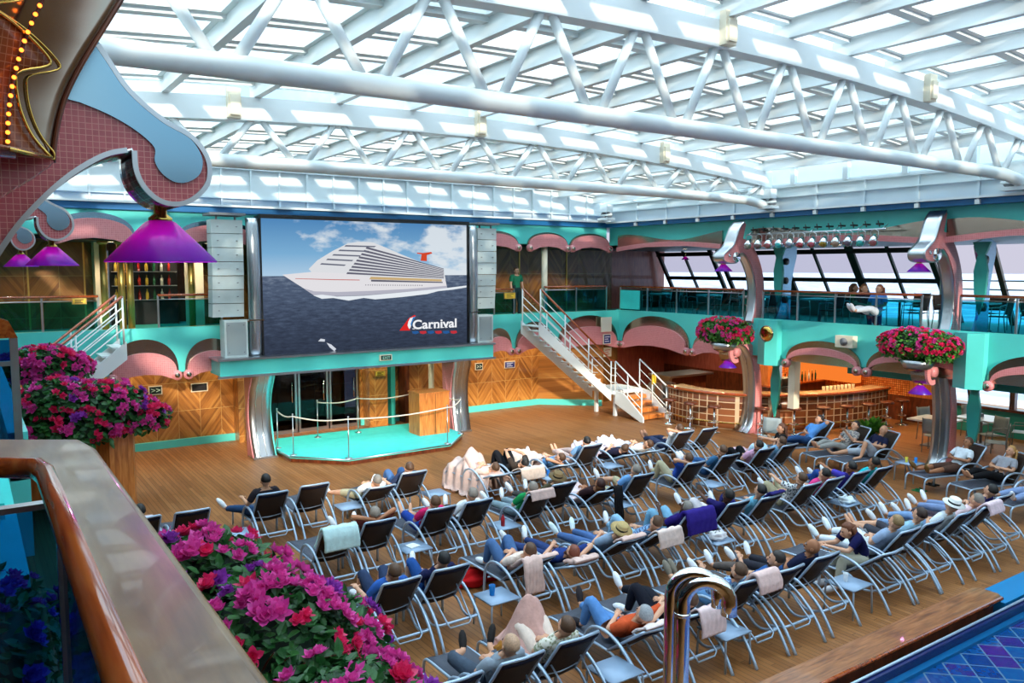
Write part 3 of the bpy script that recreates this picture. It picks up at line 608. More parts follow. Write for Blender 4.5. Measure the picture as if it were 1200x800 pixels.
layer('bow_wave', [(296,436),(340,432),(420,442),(560,438),(700,426),(900,408),(1000,398),(1116,384),(1116,394),(1040,406),(960,414),(900,430),(760,446),(620,458),(560,450),(480,464),(400,450),(340,454)], (226,232,238), .005)
layer('wake_foam', [(330,668),(352,672),(350,684),(316,682)], (206,212,222), .003); layer('wake_foam', [(360,690),(384,700),(410,724),(400,736),(376,716)], (206,212,222), .003)
layer('emblem_fin', [(748,628),(770,600),(800,560),(830,543),(838,548),(812,572),(798,600),(806,628)], (214,40,40), .004)
layer('emblem_swoosh', [(806,560),(834,552),(816,578),(808,612),(800,620),(792,600),(796,580)], (236,238,242), .006); layer('emblem_blue', [(822,556),(836,552),(820,576),(812,606),(808,592)], (46,120,190), .008)
def text(name, s, size, loc, rot, mat, parent, bold=.0, sx=1.0, ext=.001):
    cu = bpy.data.curves.new(name, 'FONT'); cu.body = s; cu.size = size; cu.offset = bold; cu.extrude = ext; cu.align_x = 'LEFT'
    o = bpy.data.objects.new(name, cu); COL.objects.link(o); dg = bpy.context.evaluated_depsgraph_get(); dg.update()
    me = bpy.data.meshes.new_from_object(o.evaluated_get(dg)); bpy.data.objects.remove(o); me.materials.clear(); me.materials.append(mat)
    q = bpy.data.objects.new(name, me); COL.objects.link(q); q.parent = parent
    q.location = Vector(loc)-(parent.location if parent else Vector((0,0,0))); q.rotation_euler = rot; q.scale = (sx, 1, 1); return q
xa, za = SP(818, 620); xb, zb_ = SP(1060, 618)
white_e = emis('screen_lettering', (238, 240, 244), SCR)
q = text('brand_lettering', 'Carnival', .36, (xa, 20.375, za), (pi/2, 0, 0), white_e, t, .008); w_ = max(v.co.x for v in q.data.vertices); q.scale = ((xb-xa)/w_, 1.0, 1)
zt_ = min(v.co.y for v in q.data.vertices)
for s_ in (0, .145, .385, .54, .66, .74, .9):                  # serifs at the letter feet
    m = MB(); x = xa+(xb-xa)*s_; m.box(x-.0, x+.075, 20.372, 20.375, za-.004, za+.014); m.build('letter_serif', white_e, t, True)
for i, c in enumerate(((40,90,150),(190,50,60),(40,90,150),(190,50,60),(40,90,150),(190,50,60))):
    x = 815+i*42; layer('emblem_mark', [(x,632),(x+34,630),(x+38,642),(x+20,648),(x+4,644)], c, .004)
# small lit sign on the beam
t = thing('exit_sign', 'small dark EXIT sign on the turquoise beam under the screen', 'sign', (9.45, 19.98, 2.32)); m = MB(); m.box(9.26, 9.62, 19.93, 20.0, 2.3, 2.46); m.build('sign_box', 'cream', t, True)
m = MB(); m.box(9.29, 9.59, 19.92, 19.93, 2.32, 2.44); m.build('sign_face', pbr('sign_green', (10, 50, 44), .4), t, True)
text('sign_lettering', 'EXIT', .11, (9.335, 19.918, 2.34), (pi/2, 0, 0), pbr('sign_letters', (170, 220, 200), .4), t)
# loudspeakers
def array(x0, x1, label, grp='line array loudspeakers'):
    t = thing('speaker_array', label, 'loudspeaker', ((x0+x1)/2, 20.6, 3.6), 0, grp)
    zs = [6.0-.345*i for i in range(8)]; s0 = 1 if x0 < 9 else -1
    for i in range(7):
        a, b = zs[i], zs[i+1]; tl = max(0, i-3)*.035
        m = MB(); y = 20.42+tl
        m.prism([(x0, y, b+.01), (x1, y, b+.01), (x1, y-tl*.3, a-.005), (x0, y-tl*.3, a-.005)], (0, .42, 0)); c = m.build('cabinet', 'speaker', t, True)
        m = MB(); m.box(x0+.04, x1-.04, y-.035, y-.012, b+.04, a-.04); m.build('grille', 'speakerD' if i % 2 else 'speaker', c, False) if False else None
        for q in (.2, .8): 
            m = MB(); xx = x0+(x1-x0)*q; m.box(xx-.02, xx+.02, y-.02, y+.001, (a+b)/2-.01, (a+b)/2+.01); m.build('rigging_pin', 'grey', t, True)
    m = MB(); m.box(x0-.05, x1+.05, 20.3, 21.0, 6.1, 6.16); m.build('mount_plate', 'grey', t, True)
    for q in (.2, .8): m = MB(); xx = x0+(x1-x0)*q; m.box(xx-.02, xx+.02, 20.5, 20.54, 5.98, 6.12); m.build('hanger', 'grey', t, True)
array(5.06, 5.82, 'tall grey line array of loudspeakers left of the screen'); array(12.7, 13.36, 'tall grey line array of loudspeakers right of the screen')
def subbox(x0, x1, z0, z1, label):
    t = thing('loudspeaker', label, 'loudspeaker', ((x0+x1)/2, 20.5, z0), 0, 'loudspeaker cabinets on the beam'); m = MB(); m.box(x0, x1, 20.3, 20.72, z0, z1); m.build('cabinet', 'speaker', t, True)
    m = MB(); m.box(x0+.05, x1-.05, 20.28, 20.3, z0+.05, z1-.05); m.build('grille', 'speakerD', t, True)
    for a in (x0+.1, x1-.1):
        for b in (z0+.12, z1-.12): m = MB(); m.cyl((a, 20.27, b), (a, 20.285, b), .015, 8); m.build('bolt', 'grey', t, True)
subbox(5.27, 5.84, 2.6, 3.52, 'grey square loudspeaker standing on the beam left of the screen'); subbox(12.62, 13.16, 2.6, 3.42, 'grey square loudspeaker standing on the beam right of the screen')
# polished bands either side of the screen and curved legs below
def band(name, label, x0, x1, side):
    t = thing(name, label, 'column', ((x0+x1)/2, 20.4, 2.6), 0, 'polished bands beside the screen')
    m = MB(); xm = (x0+x1)/2; r = (x1-x0)/2
    def fn(u, v): a = pi*(1-u); zz = 2.6+3.45*v; return (xm+r*cos(a), 20.42-.14*sin(a)-.14*sin(v*pi)**.5*.6, zz)
    m.grid(fn, 10, 24, .02); m.build('steel_band', 'steel', t, True)
    for q in (.33, .66): m = MB(); m.tube([(x0+(x1-x0)*q, fn(q, v/12)[1]-.004, 2.6+3.45*v/12) for v in range(13)], .008, 6); m.build('seam', 'chrome', t, True)
    m = MB(); m.box(x0-.03, x1+.03, 20.2, 20.5, 3.5, 3.53); m.build('joint_ring', 'chrome', t, True)
band('screen_column', 'polished steel band between left speakers and the screen', 5.88, 6.2, 0); band('screen_column', 'polished steel band between the screen and right speakers', 12.34, 12.62, 1)
def leg(x0, x1, label, fl):
    t = thing('screen_support', label, 'column', ((x0+x1)/2, 20.35, 0), 0, 'curved steel legs carrying the screen')
    prof = [(20.08, 0), (20.16, .25), (20.28, .7), (20.32, 1.15), (20.25, 1.6), (20.1, 1.95), (20.03, 2.15)]
    P = smooth_path([(0, y, z) for y, z in prof], 4); m = MB()
    m.grid(lambda u, v: (x0+(x1-x0)*u+fl*(.05*sin(v*pi)), P[min(int(v*len(P)), len(P)-1)].y, P[min(int(v*len(P)), len(P)-1)].z), 4, len(P)-1, .02); m.build('steel_face', 'steel', t, True)
    for e, mt in ((0, 'mosaicB'), (1, 'teal' if fl < 0 else 'bronze')):
        m = MB(); xx = (x0, x1)[e]
        m.prism([(xx+fl*.05*sin(i/(len(P)-1)*pi), p.y+.01, p.z) for i, p in enumerate(P)]+[(xx, 20.75, 2.15), (xx, 20.62, 0)], (.03 if e else -.03, 0, 0)); m.build('side_cheek', mt, t, True)
    m = MB(); m.box(x0-.04, x1+.04, 20.04, 20.5, 0, .05); m.build('foot', 'steel', t, True)
    for q in (.3, .6): m = MB(); m.tube([(x0+(x1-x0)*q+fl*.05*sin(i/(len(P)-1)*pi), p.y-.006, p.z) for i, p in enumerate(P)], .008, 6); m.build('seam', 'chrome', t, True)
leg(5.86, 6.4, 'curved steel leg under the left end of the screen beam', -1); leg(11.66, 12.2, 'curved steel leg under the right end of the screen beam', 1)
# stage
t = thing('stage', 'low turquoise dance stage with angled front under the screen', 'stage', (9.2, 19.8, 0))
SG = [(6.46, 20.45), (6.5, 19.35), (7.58, 18.2), (10.5, 18.28), (11.5, 19.3), (11.55, 20.45), (11.0, 21.5), (6.9, 21.6)]
m = MB(); m.prism([(x, y, .1) for x, y in SG], (0, 0, .05)); m.build('stage_top', 'stageteal', t, True)
m = MB(); c_ = Vector((9.1, 19.9)); m.prism([(*(c_+(Vector(p)-c_)*.985), .0) for p in SG], (0, 0, .1)); m.build('plinth', 'wooddark', t, True)
m = MB()
for i in range(len(SG)): a, b = SG[i], SG[(i+1) % len(SG)]; m.tube([(*a, .135), (*b, .135)], .02, 6)
m.build('edge_trim', 'steel', t, True)
PST = [(6.55, 20.4), (6.62, 19.4), (7.62, 18.28), (10.45, 18.36), (11.42, 19.3), (11.45, 20.3)]; PB = [(7.9, 21.1), (9.1, 21.1), (10.75, 21.0)]
for i, (x, y) in enumerate(PST+PB):
    q = thing('stanchion', ['slim steel stanchion at the rear left corner of the stage', 'slim steel stanchion at the left bend of the stage edge', 'slim steel stanchion at the front left corner of the stage', 'slim steel stanchion at the front right corner of the stage', 'slim steel stanchion at the right bend of the stage edge', 'slim steel stanchion at the rear right corner of the stage', 'slim steel stanchion on the stage before the glass doors', 'slim steel stanchion at the middle back of the stage', 'slim steel stanchion beside the wooden box on stage'][i], 'stanchion', (x, y, .15), 0, 'stanchions around the stage')
    m = MB(); m.cyl((0,0,.01), (0,0,1.02), .014, 8); m.build('pole', 'steel', q); m = MB(); m.lathe([(.09, 0), (.09, .012), (.02, .03)], seg=16); m.build('base', 'steel', q); m = MB(); m.sphere((0,0,1.03), .024, 10, 6); m.build('finial', 'steel', q)
for i, L in enumerate((PST, PB)):
    m = MB(); pts = []
    for a, b in zip(L[:-1], L[1:]):
        for k_ in range(8): tt = k_/8; pts.append((a[0]+(b[0]-a[0])*tt, a[1]+(b[1]-a[1])*tt, 1.13-.07*sin(tt*pi)))
    pts.append((*L[-1], 1.13)); m.tube(pts, .017, 8); tag(m.build('barrier_rope', pbr('white_rope', (216, 206, 190), .7)), ['white rope strung round the front of the stage', 'white rope strung along the back of the stage'][i], 'rope', 'ropes around the stage')
t = thing('lectern_box', 'plain orange wooden box cabinet at the right of the stage', 'cabinet', (10.75, 19.95, .15)); m = MB(); m.box(10.3, 11.25, 19.65, 20.3, .15, 1.32); m.build('body', 'box', t, True)
m = MB(); m.box(10.28, 11.27, 19.63, 20.32, 1.32, 1.35); m.build('top', 'box', t, True); m = MB(); m.box(10.8, 10.81, 19.64, 19.65, .2, 1.3); m.build('door_seam', 'wooddark', t, True)
# wooden pillars and steel mullions behind the stage
for i, (x0, x1, mt) in enumerate(((6.1, 6.8, 'chev'), (10.0, 10.6, 'chev'), (10.72, 10.86, 'tealD'), (11.2, 11.34, 'wooddark'))):
    boxs('wall_front', (x0, x1, 22.3, 22.8, 0, 2.98), mt)
m = MB(); m.cyl((11.9, 21.9, 0), (11.9, 21.9, 2.98), .09, 18); tag(m.build('steel_post', 'cream'), 'round cream post behind the box on the stage', 'post')
# wall plates and signs
def plate(name, label, x, z, w_, h, y, face, cat='sign', txt=None, tc_=(255,255,255), fr='cream', ts=.08, bars=None):
    t = thing(name, label, cat, (x, y, z-h/2)); m = MB(); m.box(x-w_/2, x+w_/2, y-.03, y, z-h/2, z+h/2); m.build('frame', fr, t, True)
    m = MB(); m.box(x-w_/2+.025, x+w_/2-.025, y-.036, y-.03, z-h/2+.025, z+h/2-.025); m.build('face', pbr('sign_face_'+name, face, .4), t, True)
    if txt: q = text('lettering', txt, ts, (x-w_/2+.05, y-.038, z-ts*.35), (pi/2,0,0), pbr('sign_ink_'+name, tc_, .5), t); ww = max(v.co.x for v in q.data.vertices); q.scale = (min(1.4, (w_-.1)/ww), 1, 1)
    if bars:
        for i_, q_ in enumerate((.22, 0, -.22)): m = MB(); m.box(x-w_*.32, x+w_*(.3, .12, .24)[i_], y-.04, y-.036, z+h*q_-.012, z+h*q_+.012); m.build('printed_line', pbr('print_'+name, bars, .5), t, True)
    return t
plate('exit_sign', 'white framed way-out sign with arrow marks on the left wood wall', 4.08, 1.58, .34, .24, 22.8, (16, 40, 36), txt='>>', tc_=(210,240,220), ts=.2)
plate('wall_plate', 'dark panel in a white frame on the left wood wall', 5.2, 1.57, .44, .24, 22.8, (30, 28, 30), cat='panel')
plate('exit_sign', 'dark way-out sign on the wood wall right of the screen beam', 14.2, 1.52, .3, .24, 22.8, (16, 36, 34), txt='>>', tc_=(220,240,225), ts=.2)
plate('wall_sign', 'blue rectangular sign on the wood wall left of the stairs', 15.45, 1.5, .44, .24, 22.8, (24, 40, 120), fr='cream', bars=(190,200,230))
plate('wall_sign', 'yellow sign on the wooden pillar behind the stage', 10.35, 1.62, .34, .18, 22.3, (222, 196, 70), fr='gold', bars=(120,96,30))
plate('wall_sign', 'blue sign with a white pointing mark on the scallop by the stairs', 18.1, 2.4, .34, .34, 20.78, (24, 44, 110), bars=(230,235,245))
plate('wall_sign', 'red and white notice on the wall beside the short steps', 19.1, 1.8, .38, .34, 21.9, (232, 232, 230), bars=(190,40,40)); boxs('wall_front', (18.52, 19.6, 21.9, 22.0, 0, 2.98), 'chevd')
plate('camera_box', 'white square camera box mounted on the front scallop', 18.06, 2.9, .46, .5, 20.78, (220, 216, 200), cat='box')
plate('yellow_sign', 'small yellow sign on the upper rail at the head of the right stairs', 14.2, 3.95, .42, .2, 20.95, (230, 190, 60), fr='gold', bars=(120,96,30))
plate('yellow_sign', 'small yellow sign on the upper rail left of the lamps', 2.2, 4.05, .3, .14, 20.95, (230, 190, 60), fr='gold', bars=(120,96,30))

# ------------------------------------------------------------------ stairs
def stairs(mx, where):
    X = (lambda x: x) if mx else (lambda x: 17.3-x)
    t = thing('staircase', 'white steel staircase with teak handrails '+where, 'staircase', (X(16), 20.3, 0), 0, 'staircases to the upper deck')
    x0, x1, z0, z1 = 14.4, 17.25, 3.2, .85; y0, y1 = 19.55, 20.5
    n = 13
    for yy in (y0, y1):
        m = MB(); m.prism([(X(x0-.05), yy, z0-.02), (X(x1), yy, z1-.05), (X(x1), yy, z1-.35), (X(x0-.05), yy, z0-.42)], (0, .05, 0)); m.build('stringer', 'white', t, True)
    for i in range(n):
        x = x0+(x1-x0)*(i+.5)/n; z = z0-(z0-z1)*(i+1)/n; m = MB(); a, b = sorted((X(x-.13), X(x+.13))); m.box(a, b, y0+.05, y1, z, z+.035); m.build('tread', 'white', t, True)
    m = MB(); a, b = sorted((X(x1), X(x1+1.25))); m.box(a, b, y0-.1, y1+.1, z1-.12, z1); m.build('landing', 'white', t, True)
    xa, xb = X(x1+.12), X(x1+1.2); lo, hi = min(xa, xb), max(xa, xb)
    for i in range(4):
        m = MB(); zz = z1-.17*(i+1); m.box(lo, hi, y0-.1-.28*(i+1), y0-.1-.28*i, zz-.13, zz); m.build('step', 'box', t, True)
    for xx in (lo-.05, hi):
        m = MB(); m.prism([(xx, y0-.1, z1), (xx, y0-.1, z1-.42), (xx, y0-1.3, 0), (xx, y0-1.42, 0), (xx, y0-1.42, .16), (xx, y0-.5, z1-.05)], (.05, 0, 0)); m.build('short_stringer', 'white', t, True)
    for xx in (lo+.06, hi-.06):
        for yy in (y0, y1): m = MB(); m.box(xx-.05, xx+.05, yy-.05, yy+.05, 0, z1-.12); m.build('landing_leg', 'white', t, True)
    for yy in (y0+.02, y1+.02):
        for i in range(4):
            x = x0+(x1-x0)*i/3; z = z0-(z0-z1)*i/3; m = MB(); m.cyl((X(x), yy, z-.1), (X(x), yy, z+.98), .022, 8); m.build('baluster_post', 'white', t, True)
        for h, mt, r in ((.98, 'railteak', .032), (.74, 'white', .015), (.5, 'white', .015), (.27, 'white', .015)):
            m = MB(); m.tube([(X(x0), yy, z0+h), (X(x1), yy, z1+h), (X(x1+.25), yy, z1+h-.04)], r, 8); m.build('handrail' if h > .9 else 'rail_bar', mt, t, True)
    for xx in (lo, hi):
        for yy, zz in ((y0-.05, z1), (y0-.65, z1-.35), (y0-1.3, .1)): m = MB(); m.cyl((xx, yy, zz-.1), (xx, yy, zz+.95), .022, 8); m.build('baluster_post', 'white', t, True)
        for h, mt, r in ((.95, 'white', .025), (.62, 'white', .014), (.3, 'white', .014)):
            m = MB(); m.tube([(xx, y0-.05, z1+h), (xx, y0-.65, z1-.35+h), (xx, y0-1.3, .1+h)], r, 8); m.build('rail_bar', mt, t, True)
    return t
stairs(1, 'right of the screen, coming down to the right'); stairs(0, 'far left, partly hidden by the flowers')

# ------------------------------------------------------------------ pillars with scroll heads (profiles in x,z; one behind the other along the ship)
def ribbon(m, outer, inner, y, d): m.prism([(x, y, z) for x, z in outer]+[(x, y, z) for x, z in reversed(inner)], (0, d, 0))
def offset_profile(P, w0, w1=None):
    P = [Vector(p) for p in P]; n = len(P); out = []
    for i in range(n):
        t_ = (P[min(i+1, n-1)]-P[max(i-1, 0)]).normalized(); w_ = w0+(w1-w0)*i/(n-1) if w1 is not None else w0
        out.append(P[i]+Vector((-t_.y, t_.x))*w_)
    return out
def sp2(pts, k=4): return [(v.x, v.y) for v in smooth_path([(a, b, 0) for a, b in pts], k)]
def pillar(Y, dx, words, far):
    D = .42
    t = thing('pillar', 'curved steel and rose mosaic pillar, lower length, '+words, 'pillar', (18.9+dx, Y, 0), 0, 'scroll-headed pillars on the right')
    prof = sp2([(18.66, .02), (18.84, .2), (18.94, .6), (18.96, 1.2), (18.9, 1.75), (18.76, 2.2), (18.54, 2.5), (18.3, 2.62), (18.08, 2.58), (17.98, 2.42), (18.04, 2.26), (18.18, 2.26)])
    prof = [(a+dx, b) for a, b in prof]; P3 = [Vector((a, 0, b)) for a, b in prof]; n = len(P3)-1
    m = MB(); m.grid(lambda u, v: (P3[round(v*n)].x, Y+D*(1-u), P3[round(v*n)].z), 4, n, .02); m.build('steel_face', 'steel', t, True)
    oo = offset_profile(prof, -.02, -.02); o2 = offset_profile(prof, -.36, -.12)
    m = MB(); ribbon(m, oo, o2, Y-.02, .06); m.build('mosaic_cheek', 'mosaicB', t, True)
    m = MB(); ribbon(m, oo, o2, Y+.04, D-.08); m.build('core', 'bronze', t, True)
    m = MB(); m.tube([(p.x-.01, Y+D/2, p.z) for p in P3[:n-8]], .012, 6); m.build('seam', 'chrome', t, True)
    m = MB(); m.cyl((18.14+dx, Y-.05, 2.42), (18.14+dx, Y+.1, 2.42), .12, 20); m.build('scroll_boss', 'mosaicB', t, True)
    D = .3
    u = thing('pillar', 'curved steel and rose mosaic pillar, upper length, '+words, 'pillar', (18.9+dx, Y, 3.4), 0, 'scroll-headed pillars on the right')
    prof = sp2([(18.72, 3.25), (18.84, 3.6), (18.88, 4.1), (18.78, 4.6), (18.55, 5.0), (18.3, 5.22), (18.1, 5.2)]); prof = [(a+dx, b) for a, b in prof]; P3 = [Vector((a, 0, b)) for a, b in prof]; n2 = len(P3)-1
    m = MB(); m.grid(lambda uu, v: (P3[round(v*n2)].x, Y+D*(1-uu), P3[round(v*n2)].z), 4, n2, .02); m.build('steel_face', 'steel', u, True)
    oo = offset_profile(prof, -.02); o2 = offset_profile(prof, -.32, -.42)
    m = MB(); ribbon(m, oo, o2, Y-.02, .06); m.build('mosaic_cheek', 'mosaicB', u, True); m = MB(); ribbon(m, oo, o2, Y+.04, D-.08); m.build('core', 'bronze', u, True)
    hk = sp2([(18.3, 6.1), (18.12, 5.95), (18.0, 5.72), (17.86, 5.45), (17.62, 5.28), (17.46, 5.16), (17.5, 5.02), (17.75, 4.96), (18.0, 4.98)]); hk = [(a+dx, b) for a, b in hk]; H = [Vector((a, 0, b)) for a, b in hk]; n3 = len(H)-1
    m = MB(); m.grid(lambda uu, v: (H[round(v*n3)].x, Y-.05+(D+.1)*(1-uu), H[round(v*n3)].z), 6, n3, .03); m.build('scroll_hook', 'steel', u, True)
    m = MB(); m.prism([(x, Y-.01, z) for x, z in hk]+[(18.15+dx, Y-.01, 5.2), (18.25+dx, Y-.01, 5.6), (18.38+dx, Y-.01, 6.05)], (0, .05, 0)); m.build('hook_cheek', 'mosaicB', u, True)
    m = MB(); m.cyl((17.98+dx, Y-.06, 5.12), (17.98+dx, Y+.05, 5.12), .14, 20); m.build('scroll_boss', 'chrome', u, True)
    m = MB(); m.sphere((17.7+dx, Y-.03, 5.16), (.05, .02, .05), 10, 6); m.build('stud', 'chrome', u, True)
    # grey ported panel, pier and the pointed turquoise fin beside the pillar
    v = thing('ported_pier', 'turquoise pier with round black ports right of the '+far, 'pier', (19.4+dx, Y-.6, 0), 0, 'ported piers beside the pillars')
    m = MB(); m.prism([(18.6, Y-1.0, 2.1), (18.45, Y-.7, 2.1), (18.6, Y-.35, 2.1), (19.3, Y-.35, 2.1), (19.3, Y-1.0, 2.1)], (0, 0, 1.26)) ; m.build('pier_box', 'teal', v, True)
    m = MB(); m.prism([(18.3+x, Y-.3, z) for x, z in sp2([(.95, .1), (1.2, .6), (1.3, 1.3), (1.2, 2.0), (.8, 2.35), (.8, 2.9), (1.5, 2.9), (1.5, 2.0), (1.45, .1)], 3)], (0, .06, 0)); m.build('grey_cheek', 'bronze', v, True)
    for z in (.75, 1.45, 2.15): m = MB(); m.cyl((19.68, Y-.34, z), (19.68, Y-.3, z), .1, 16); m.build('port', 'black', v, True)
    m = MB(); m.prism([(18.3+x, Y-.45, z) for x, z in sp2([(.9, 3.3), (1.15, 3.8), (1.2, 4.5), (1.0, 5.0), (.9, 5.4), (1.8, 5.4), (1.6, 4.4), (1.6, 3.3)], 3)], (0, .06, 0)); m.build('upper_cheek', 'bluemir', v, True)
    for z in (3.9, 4.45, 5.0): m = MB(); m.cyl((19.62, Y-.49, z), (19.62, Y-.45, z), .1, 16); m.build('port', 'black', v, True)
    for z0_, z1_ in ((.55, 2.3), (3.75, 5.4)):
        m = MB(); hh = z1_-z0_; m.prism([(19.05, Y-.62+a, z0_+hh*b) for a, b in ((0, 0), (.12, .3), (.15, .6), (.08, .82), (.2, 1), (-.2, 1), (-.08, .82), (-.15, .6), (-.12, .3))], (.08, 0, 0)); m.build('pointed_fin', 'tealD', v, True)
    if far == 'farther pillar': m = MB(); m.box(18.95, 19.2, Y-1.35, Y-1.15, .9, 2.3); m.build('white_duct', 'cream', v, True)
pillar(15.2, 0, 'the farther one in front of the bar corner', 'farther pillar'); pillar(9.72, .3, 'the nearer one at the right side', 'nearer pillar')

# ------------------------------------------------------------------ purple pendant lamps
LP_ = MB(); LP_.lathe([(.25, 0), (.252, .006), (.07, .19), (.05, .2), (.048, .196), (.066, .183), (.244, .004)], seg=40, cap=False); shade_me = LP_.data('shade', 'shade')
LB = MB(); LB.lathe([(.05, .19), (.055, .21), (.03, .23), (.03, .34), (.045, .35), (.045, .37)], seg=20); stem_me = LB.data('stem', 'brass')
LC = MB(); LC.sphere((0,0,.13), .05, 14, 10); bulb_me = LC.data('bulb', 'bulb')
def lamp(x, y, z, label, e=3, sc=1.0):
    t = thing('pendant_lamp', label, 'lamp', (x, y, z), 0, 'purple cone pendant lamps'); t.scale = (sc, sc, sc)
    obj('lamp_shade', shade_me, t); obj('stem', stem_me, t); obj('bulb', bulb_me, t)
    l = bpy.data.lights.new('lamp_light', 'POINT'); l.energy = e; l.color = (1, .35, .8); l.shadow_soft_size = .04; o = bpy.data.objects.new('lamp_light', l); COL.objects.link(o); o.location = (x, y, z+.06)
for i, y in enumerate((4.17, 9.85, 15.3)): lamp(.8, y, 4.83, ['large violet cone pendant lamp hanging nearest, under the mosaic scroll', 'violet cone pendant lamp in the middle of the left row', 'violet cone pendant lamp farthest in the left row'][i], 5)
lamp(17.72, 15.4, 4.72, 'small violet cone lamp hanging from the farther pillar'); lamp(18.02, 9.95, 4.72, 'small violet cone lamp hanging from the nearer pillar')
lamp(18.0, 15.4, 1.98, 'small violet cone lamp below the farther flower basket'); lamp(18.3, 9.95, 1.9, 'small violet cone lamp below the nearer flower basket')
for i, (x, y) in enumerate(((20.5, 19.5), (21.3, 17.6))): lamp(x, y, 5.1, ['small magenta lamp glowing far inside the upper deck by the corner', 'small magenta lamp glowing inside the upper deck near the windows'][i], 2, .55)

# ------------------------------------------------------------------ mosaic scroll heads on the left
def scroll(Y, k, label, face='mosaic'):
    t = thing('scroll_bracket', label, 'bracket', (.7, Y, 5.1), 0, 'mosaic scroll brackets on the left')
    out_ = sp2([(.50, 5.86), (.59, 5.72), (.67, 5.60), (.80, 5.49), (.93, 5.42), (1.0, 5.32), (1.0, 5.21), (.94, 5.13), (.86, 5.09), (.77, 5.10), (.70, 5.16), (.665, 5.24), (.66, 5.33)], 5)
    under = sp2([(.645, 5.32), (.55, 5.29), (.42, 5.2), (.30, 5.08), (.19, 4.94), (.06, 4.72)], 4)
    poly = out_+under+[(-.5, 4.72), (-.5, 5.86)]
    m = MB(); m.prism([(x, Y, z) for x, z in poly], (0, .3, 0)); m.build('mosaic_face', face, t, True)
    m = MB(); rim = out_[3:]; m.prism([(x, Y-.015, z) for x, z in rim]+[(v.x, Y-.015, v.y) for v in reversed(offset_profile(rim, -.022))], (0, .015, 0)); m.prism([(x, Y-.015, z) for x, z in under]+[(v.x, Y-.015, v.y) for v in reversed(offset_profile(under, -.022))], (0, .015, 0)); m.build('steel_rim', 'steel', t, True)
    m = MB(); R_ = [Vector((a, 0, b)) for a, b in out_+under]; n = len(R_)-1; m.grid(lambda u, v: (R_[round(v*n)].x+.0, Y+.36*u-.01, R_[round(v*n)].z), 2, n, -.012); m.build('steel_edge', 'chrome', t, True)
    inl = sp2([(.52, 5.83), (.6, 5.7), (.68, 5.585), (.79, 5.485), (.9, 5.42), (.962, 5.33), (.955, 5.25), (.90, 5.205), (.84, 5.2), (.785, 5.235), (.755, 5.29), (.758, 5.345), (.72, 5.39), (.65, 5.44), (.56, 5.485), (.46, 5.52)], 4)
    m = MB(); m.prism([(x, Y-.012, z) for x, z in inl+[(.40, 5.53), (.40, 5.83)]], (0, .012, 0)); m.build('mirror_inlay', 'bluemir', t, True)
scroll(4.02, 1, 'large rose mosaic scroll bracket with mirror inlay, nearest at upper left'); scroll(9.7, 1, 'rose mosaic scroll bracket behind the nearest one, over the second violet lamp'); scroll(15.15, 1, 'small far rose mosaic scroll bracket over the third violet lamp')
# bronze mirror soffit and rust mosaic drum at the upper left, with its string of amber bulbs
t = thing('mirror_soffit', 'rust mosaic and bronze mirror drum curving overhead at upper left', 'soffit', (0, 3.4, 5.1))
pr = [(-.02, 4.9), (.2, 5.2), (.34, 5.22), (.355, 5.34), (.38, 5.5), (.44, 5.63), (.52, 5.78), (.64, 5.95), (.75, 6.15)]
P3 = smooth_path([(x, 0, z) for x, z in pr], 4)
m = MB(); m.prism([(.25, 3.3, 4.9), (.325, 3.3, 5.12)]+[(p.x, 3.3, p.z) for p in P3 if p.z > 5.2]+[(-.6, 3.3, 6.15), (-.6, 3.3, 4.9)], (0, .5, 0)) if False else None
E2 = smooth_path([(.30, 0, 5.19), (.315, 0, 5.3), (.35, 0, 5.43), (.41, 0, 5.56), (.50, 0, 5.72), (.60, 0, 5.9), (.70, 0, 6.1)], 4)
def drum(u, v):
    p = E2[round(v*(len(E2)-1))]; return (p.x-.75*u, 3.45-.4*u*u-.06*u, p.z)
m = MB(); m.grid(drum, 20, len(E2)-1, -.03); m.build('mirror_skin', 'bronze', t, True)
BX = smooth_path([(.30, 5.19, 0), (.235, 5.27, 0), (.20, 5.36, 0), (.19, 5.45, 0), (.205, 5.49, 0), (.285, 5.52, 0), (.30, 5.545, 0), (.25, 5.6, 0), (.18, 5.65, 0), (.10, 5.69, 0), (.16, 5.72, 0), (.215, 5.76, 0), (.19, 5.85, 0), (.15, 6.1, 0)], 4)
def bx(z):
    for p, q in zip(BX[:-1], BX[1:]):
        if p.y <= z <= q.y: return p.x+(q.x-p.x)*(z-p.y)/max(1e-6, q.y-p.y)
    return .15
def edge_x(z):
    for p, q in zip(E2[:-1], E2[1:]):
        if p.z <= z <= q.z: return p.x+(q.x-p.x)*(z-p.z)/(q.z-p.z)
    return .7
def skin_at(x, z, d): u = (edge_x(z)-x)/.75; return (x, 3.45-.4*u*u-.06*u-d, z)
m = MB(); m.grid(lambda u, v: skin_at(-.4+(bx(5.19+.91*v)+.4)*u, 5.19+.91*v, .03), 8, 90, -.012); m.build('mosaic_skin', 'mosaicO', t, True)
m = MB(); m.tube([skin_at(bx(5.19+.91*v/90), 5.19+.91*v/90, .05) for v in range(91)], .006, 6); m.tube([skin_at(min(bx(5.19+.91*v/90)+.035, edge_x(5.19+.91*v/90)), 5.19+.91*v/90, .012) for v in range(91)], .004, 6); m.build('gilt_edge', 'brass', t, True)
m = MB(); m.tube([Vector(drum(0, v/24)) for v in range(25)], .008, 6); m.build('edge_trim', 'wooddark', t, True)
m = MB(); m.prism([(.30, 3.43, 5.19), (.24, 3.43, 5.14), (.05, 3.43, 5.0), (-.3, 3.43, 4.75), (-1.2, 3.43, 4.75), (-1.2, 3.43, 5.21), (.29, 3.43, 5.21)], (0, .2, 0)); m.build('lower_mosaic', 'mosaic', t, True)
